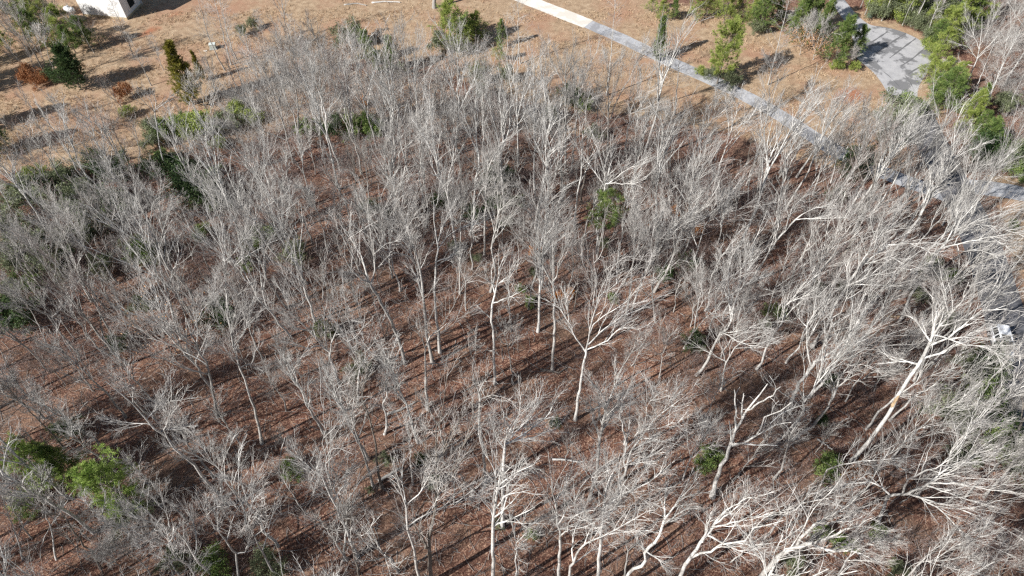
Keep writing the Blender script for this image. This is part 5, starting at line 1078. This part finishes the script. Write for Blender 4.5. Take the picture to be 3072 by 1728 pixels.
for i, a in enumerate([('yp',1900,450,5,1.1),('yp',1870,540,4.5,1),('yp',1960,340,6,1),('yp',2040,200,7,1),('gp',1930,260,5,1.1),('yp',2120,120,7,1),('gp',2160,60,8,1),('yp',2250,30,8,1),('yp',1960,580,6,1.1),('gp',2010,690,7.5,1.25),
          ('gp',1930,720,5,1),('yp',2060,600,6,1),('yp',2180,830,6.5,1),('yp',2150,930,4.5,1),('gp',2250,740,5,.9),('gp',2310,1020,5.5,1.2),('ds',2400,1120,4.5,1.2),('gp',2250,950,5,.9),('ds',2330,1150,4,1.2),
          ('hp',1375,112,9,.8),('hp',1500,158,10,.9),('hp',1560,120,9,.9),('hp',1600,100,9,1),('hp',1680,180,9,.9),('hp',1655,195,8,.8),('hp',1420,60,9,.8),('hp',1720,190,8,.9),('hp',1780,150,10,.9),('hp',1900,180,10,.9),('hp',1340,60,9,.8),
          ('us',1480,80,3,1),('us',1560,60,3,1),('ys',1640,110,2.4,1),('us',1740,120,3,1),('us',1820,80,3,1),('yp',1780,60,5,.9),('yp',1520,30,5,.9),('yp',1650,20,5,.9),('us',1700,60,4,1),('ys',1440,40,2.4,1),('yp',1880,120,5,.9),('yp',1980,160,5,1),
          ('us',1900,280,3,1.2),('us',2000,120,4,1),('us',1780,170,3,.8),('ys',1860,330,2,1),('us',2530,1180,4,1.1),('gs',2540,1290,2.4,1),('us',2450,780,3,1),('hp',1920,30,12,1),('hp',2080,20,12,1)]):
    ever(a[0],0,2,a[1],a[2],a[3],None,a[4], a[0] == 'hp')
for a in [('ds',40,940,4,1.2),('gs',60,860,3,1),('ds',700,120,4,1.3),('gs',860,80,3,1),('us',640,60,4,1.1),('gs',1080,480,3.4,.8),('ds',1520,20,4,1.3),('us',1600,70,3,1),('gs',1960,340,2.4,1.2),('us',330,370,3,1.2),('us',250,40,4,1.2),
          ('us',120,450,4,1.2),('us',200,500,3.5,1.1),('us',380,520,3.5,1.1),('gs',130,690,2,1),('us',1060,860,2,1),('us',2250,460,3,1),('gs',2440,1050,2.4,.7),('ds',1640,950,3,1.1),('us',1020,430,3,.8),('gs',260,660,2,1),('us',680,280,3.4,1),
          ('us',760,560,2.6,1),('ds',900,1130,2,1),('gs',1530,300,2,.9),('us',90,230,3.4,1.1),('gs',1860,540,1.6,1)]:
    ever(a[0],1,0,a[1],a[2],a[3],None,a[4])
ever('hq',1,1,1990,130,12.5,'single green pine crown rising among the bare trees at centre right',.9)
for a in [('ds',970,150,3.6,1),('us',850,410,2,1),('us',1020,510,1.8,1),('gs',1425,830,2,.8),('gs',1355,730,1.8,.7),('ds',2430,620,2.6,1.1),('us',130,1320,3,1.1),('us',1250,240,2.6,.8),('gs',2040,800,1.4,1),('ds',1180,100,3,1.2),
          ('ds',200,120,3,1.1),('us',340,180,2,1),('us',1980,390,2,1),('ds',1340,90,2.8,1),('us',1440,600,1.6,.8),('ds',760,60,3,1)]:
    ever(a[0],1,1,a[1],a[2],a[3]*.68,None,a[4])
for a in [('us',1890,570,3.4,1),('gs',2030,640,2.4,1),('gs',690,910,2.4,1),('us',620,1000,2,.9),('ds',90,1120,3,1.1),('ds',40,540,3,1),('ds',1090,1430,2.4,.9),('us',2200,1310,3.4,1.2),('ds',2350,1250,4,1.2),('us',2010,980,3,1),
          ('us',1010,720,2,1),('gs',2490,240,1.5,1),('us',1200,720,2.2,.8),('ds',1160,40,3,1),('us',1760,780,2.6,1),('us',2380,1330,3.2,1.2)]:
    ever(a[0],1,2,a[1],a[2],a[3]*.7,None,a[4])
ever('yq',2,0,800,770,9,'large bright green pine crown at the lower left',1.0)
ever('yq',2,0,265,600,8,'bright green pine crown at the far lower left',.85)
ever('gp',2,0,470,620,7,'darker green pine between the two bright pine crowns at lower left',.8)
for a in [('ds',490,350,2.4,1),('gs',2180,650,1.6,1),('gs',1620,1350,2.4,1),('us',2030,1340,2.6,1),('us',1310,1340,2,1),('gs',190,900,2.2,1),('us',980,980,3,1)]:
    ever(a[0],2,0,a[1],a[2],a[3],None,a[4])
for a in [('ds',600,580,2,1),('us',320,570,2,1),('us',700,740,2,1),('gs',1440,1130,1.4,1),('ds',1620,300,2,.9),('us',210,800,1,1),('us',1190,1050,1.5,1)]:
    ever(a[0],2,1,a[1],a[2],a[3]*.6,None,a[4])
for a in [('gs',210,570,3,1),('gs',1080,610,3,1),('us',2100,230,5.5,1.1),('ds',2330,230,4,1.2),('gs',2420,420,4,1.1),('gs',1480,1120,1.8,1),('gs',1050,1110,1.8,1),('gs',1230,1210,2,1),('us',850,1370,2.4,1),('us',2120,540,3,1.2),
          ('gs',2300,60,4,1),('us',2480,500,4,1.2),('ds',1060,270,1.6,1),('us',2540,560,4,1.2),('us',1620,1380,2,1),('rs',1350,640,1.8,1.3),('rs',1230,680,1.5,1.1)]:
    ever(a[0],2,2,a[1],a[2],a[3]*.68,None,a[4])

for a in [(1,1,1440,440),(1,1,1510,465),(1,1,1645,795),(1,1,1712,765),(1,1,2510,150),(1,2,60,130),(1,2,112,290),(0,1,165,770)]:
    ever('os', a[0], a[1], a[2], a[3], 1.5, None, .7)
# pines just outside the left edge whose shadows reach the tan grass
for x, y, h in ((45, 225, 10), (30, 250, 9), (90, 345, 8), (20, 365, 7), (90, 435, 8.5), (130, 420, 7), (10, 180, 9)):
    k = 'gp%d' % g1.integers(2); H_, ms = EV[k]; s = h / H_
    P = gp(x, y) - np.array([math.cos(SUN_AZ), math.sin(SUN_AZ), 0]) * (h * .6 / math.tan(SUN_EL))
    root = empty('young_pine', (P[0], P[1], 0)); root.scale = (s, s, s)
    for pn, me in zip(('trunk', 'crown'), ms): link(pn, me, root)
    tag(root, unique('green pine %s', *px(P + [0, 0, h / 2])), 'pine', 'pines')

# ------------------------------------------------------------------ fallen logs
def log(r, c, pts, rad, label, m='bark'):
    g = np.random.default_rng(int(pts[0][0] + pts[0][1]))
    Q = resample([gp(*tile(r, c, *p)) + [0, 0, rad * .8] for p in pts], 9); b0 = Q[0].copy(); b0[2] = 0
    Q[1:-1, :2] += g.normal(size=(7, 2)) * .04
    o = empty('fallen_log', tuple(b0)); Rr = rad * np.linspace(1, .55, 9)
    acc = Acc(); V, F = tubes((Q - b0)[None], Rr[None], 10); acc.add(V, F)
    ring = np.arange(10); acc.F.append(np.stack([ring[[0, 0, 0, 0]], ring[[1, 3, 5, 7]], ring[[2, 4, 6, 8]], ring[[3, 5, 7, 9]]], 1)[:, ::-1]); acc.M.append(np.zeros(4, int))
    link('log_trunk', acc.mesh('log_trunk', [M[m]]), o)
    a, b_ = grow((Q - b0)[None], Rr[None], 4, (.35, .95), .25, (40, 70), 4, .4, .15, .2, g, .02, .4, 2.2); acc = Acc(); acc.add(*tubes(a, b_, 4))
    for k in range(4):
        V, F = tubes(a[k:k + 1], b_[k:k + 1], 5); ac = Acc(); ac.add(V, F); link('branch_stub', ac.mesh('branch_stub', [M[m]]), o)
    tag(o, label, 'log', 'fallen logs on the woodland floor'); return o
log(2,1,[(280,740),(380,680),(450,640)], .2, 'short pale fallen log on leaf litter beside the foot of a grey trunk, lower centre-left')
log(2,1,[(340,235),(450,200),(560,140)], .17, 'long thin fallen log sloping up right in dark litter, lower centre-left', 'bark')
log(1,1,[(890,215),(1000,240),(1110,275)], .13, 'thin straight fallen log lying left to right near the centre top of the litter', 'bark_white')
log(0,1,[(320,775),(410,745)], .2, 'short split fallen log beside the vase-shaped bright tree', 'wood')
log(0,1,[(230,25),(340,15),(445,22)], .16, 'pale fallen limb at the brush pile by the top edge', 'bark_white')
log(2,2,[(820,430),(900,370),(985,320)], .22, 'grey fallen log right of the bleached dead snag tree', 'bark')
log(2,2,[(1010,420),(1080,460),(1130,500)], .1, 'thin pale fallen branch on litter below the thick leaning trunks, lower right', 'bark_white')
log(2,1,[(1590,570),(1700,575),(1820,590)], .12, 'thin pale fallen log on litter right of the broom-crowned white tree', 'bark_white')
log(1,2,[(1540,940),(1600,945),(1680,945)], .12, 'short orange-tinged broken log in brown brush, middle right', 'wood')
log(1,1,[(1500,1340),(1640,1370),(1700,1330)], .14, 'dark fallen limb in deep shade at the foot of the straight bare-trunked tree', 'bark_dark')
log(0,1,[(20,40),(120,30),(190,45)], .14, 'dull fallen limb at the far left of the brush pile, top edge', 'bark')

# ------------------------------------------------------------------ wispy growth and dry grass on the tan field
WISP = gpoly([(0, 520), (0, 400), (200, 330), (420, 350), (640, 380), (560, 452), (420, 478), (250, 495)])
HOUSE_W = gpoly([(-80, 30), (180, 60), (420, 150), (420, 190), (230, 150), (90, 240), (-80, 220)])
for poly, n, md, sd_ in ((WISP, 9, 2.5, 41), (HOUSE_W, 36, 1.5, 42)):
    for (x, y) in scatter(poly, n, md, sd_, ST, lambda a, b_: 1.5):
        pr = saps[g0.integers(len(saps))]
        put(pr, x, y, 'bare_sapling', '%s leafless sapling' % pr[2], 'sapling', 'leafless saplings under the tall trees', .45, .95, .1)
o = brush('field_brush', WISP, 70, 43, lambda a, b_: 1.5, M['twig_brown']); tag(o, 'wispy low brown stems on the tan grass at the left', 'brush')
g = np.random.default_rng(50); fp = np.array(FIELD); lo, hi = fp.min(0), np.minimum(fp.max(0), [200, 175])
q = lo + g.random((90000, 2)) * (hi - lo)
q = q[inpoly(q[:, 0], q[:, 1], FIELD) & (q[:, 1] > 20)]
pp = np.array([px((a, b_, 0)) for a, b_ in q]); k_ = (pp[:, 0] > -30) & (pp[:, 0] < W0 + 30) & (pp[:, 1] > -30)
q = q[k_]
q = q[(pdist(q[:, 0], q[:, 1], drive_line, False) > 1.9) & (pdist(q[:, 0], q[:, 1], road_line, False) > 3.0) & ~inpoly(q[:, 0], q[:, 1], [tuple(v) for v in CULQ])]
fld = np.sin(q[:, 0] * .5 + np.sin(q[:, 1] * .4) * 2) + np.sin(q[:, 1] * .7 + 1) + g.normal(size=len(q)) * .7
q = q[fld > .3][:16000]; n_ = 5
C = np.repeat(np.c_[q, np.zeros(len(q))], n_, 0) + g.normal(size=(len(q) * n_, 3)) * [.12, .12, 0]
D = norm(g.normal(size=C.shape) * [.5, .5, 0] + [0, 0, 1]); S = norm(np.cross(D, g.normal(size=C.shape))); L_ = g.uniform(.18, .5, (len(C), 1))
V = np.stack([C - S * .03, C + S * .03, C + D * L_], 1).reshape(-1, 3)
m, t, b = mat('dry_grass', .9); t.links.new(ramp(t, noise(t, geopos(t), .7, 3), [(.35, (.36, .23, .14)), (.65, (.58, .46, .31))]), b.inputs['Base Color'])
o = link('dry_grass', mesh_np('dry_grass', V, [np.arange(len(V)).reshape(-1, 3)], [m], smooth=False)); tag(o, 'tan dry grass tufts on the open field', 'grass', kind='stuff')

# trees standing just outside the lower left of the frame: their trunks throw the long shadow streaks across the litter
OUT = gpoly([(-500, 1500), (-120, 1500), (-120, 1980), (1500, 2000), (1500, 2350), (300, 2420), (-900, 2350)])
g = np.random.default_rng(61); po = np.array(OUT); cnt = 0
while cnt < 26:
    q = po.min(0) + g.random(2) * (po.max(0) - po.min(0))
    if not inpoly(q[:1], q[1:], OUT)[0] or any((q[0] - t_[0]) ** 2 + (q[1] - t_[1]) ** 2 < 7 for t_ in BT): continue
    BT.append(tuple(q)); cnt += 1
    pr = protos[[0, 2, 5, 8][g.integers(4)]]; put(pr, q[0], q[1], 'bare_tree', '%s bare tree' % pr[2], 'bare tree', 'bare trees of the woodland', .8, 1.0)

# fallen sticks lying all over the leaf litter
g = np.random.default_rng(71); fp = np.array(FOREST); q = fp.min(0) + g.random((26000, 2)) * (fp.max(0) - fp.min(0))
q = q[inpoly(q[:, 0], q[:, 1], FOREST)]; pp = np.array([px((a, b_, 0)) for a, b_ in q])
q = q[(pp[:, 0] > -30) & (pp[:, 0] < W0 + 30) & (pp[:, 1] < H0 + 30)][:9000]
q = q[(pdist(q[:, 0], q[:, 1], road_line, False) > 3.2)]; n_ = len(q)
a_ = g.uniform(0, 6.28, n_); L_ = g.gamma(2.0, .45, n_) + .3; D = np.stack([np.cos(a_), np.sin(a_), g.normal(size=n_) * .06], 1)
P = np.empty((n_, 4, 3)); P[:, 0] = np.c_[q, np.full(n_, .05)]
for k in range(1, 4):
    P[:, k] = P[:, k - 1] + D * (L_ / 3)[:, None]; D = norm(D + g.normal(size=(n_, 3)) * [.2, .2, .05]); P[:, k, 2] = np.maximum(P[:, k, 2], .03)
V, F = tubes(P, (g.uniform(.012, .032, n_))[:, None] * np.linspace(1, .5, 4), 4)
o = link('fallen_sticks', mesh_np('fallen_sticks', V, [F], [M['twig']])); tag(o, 'fallen grey sticks scattered over the red-brown leaf litter', 'sticks', kind='stuff')
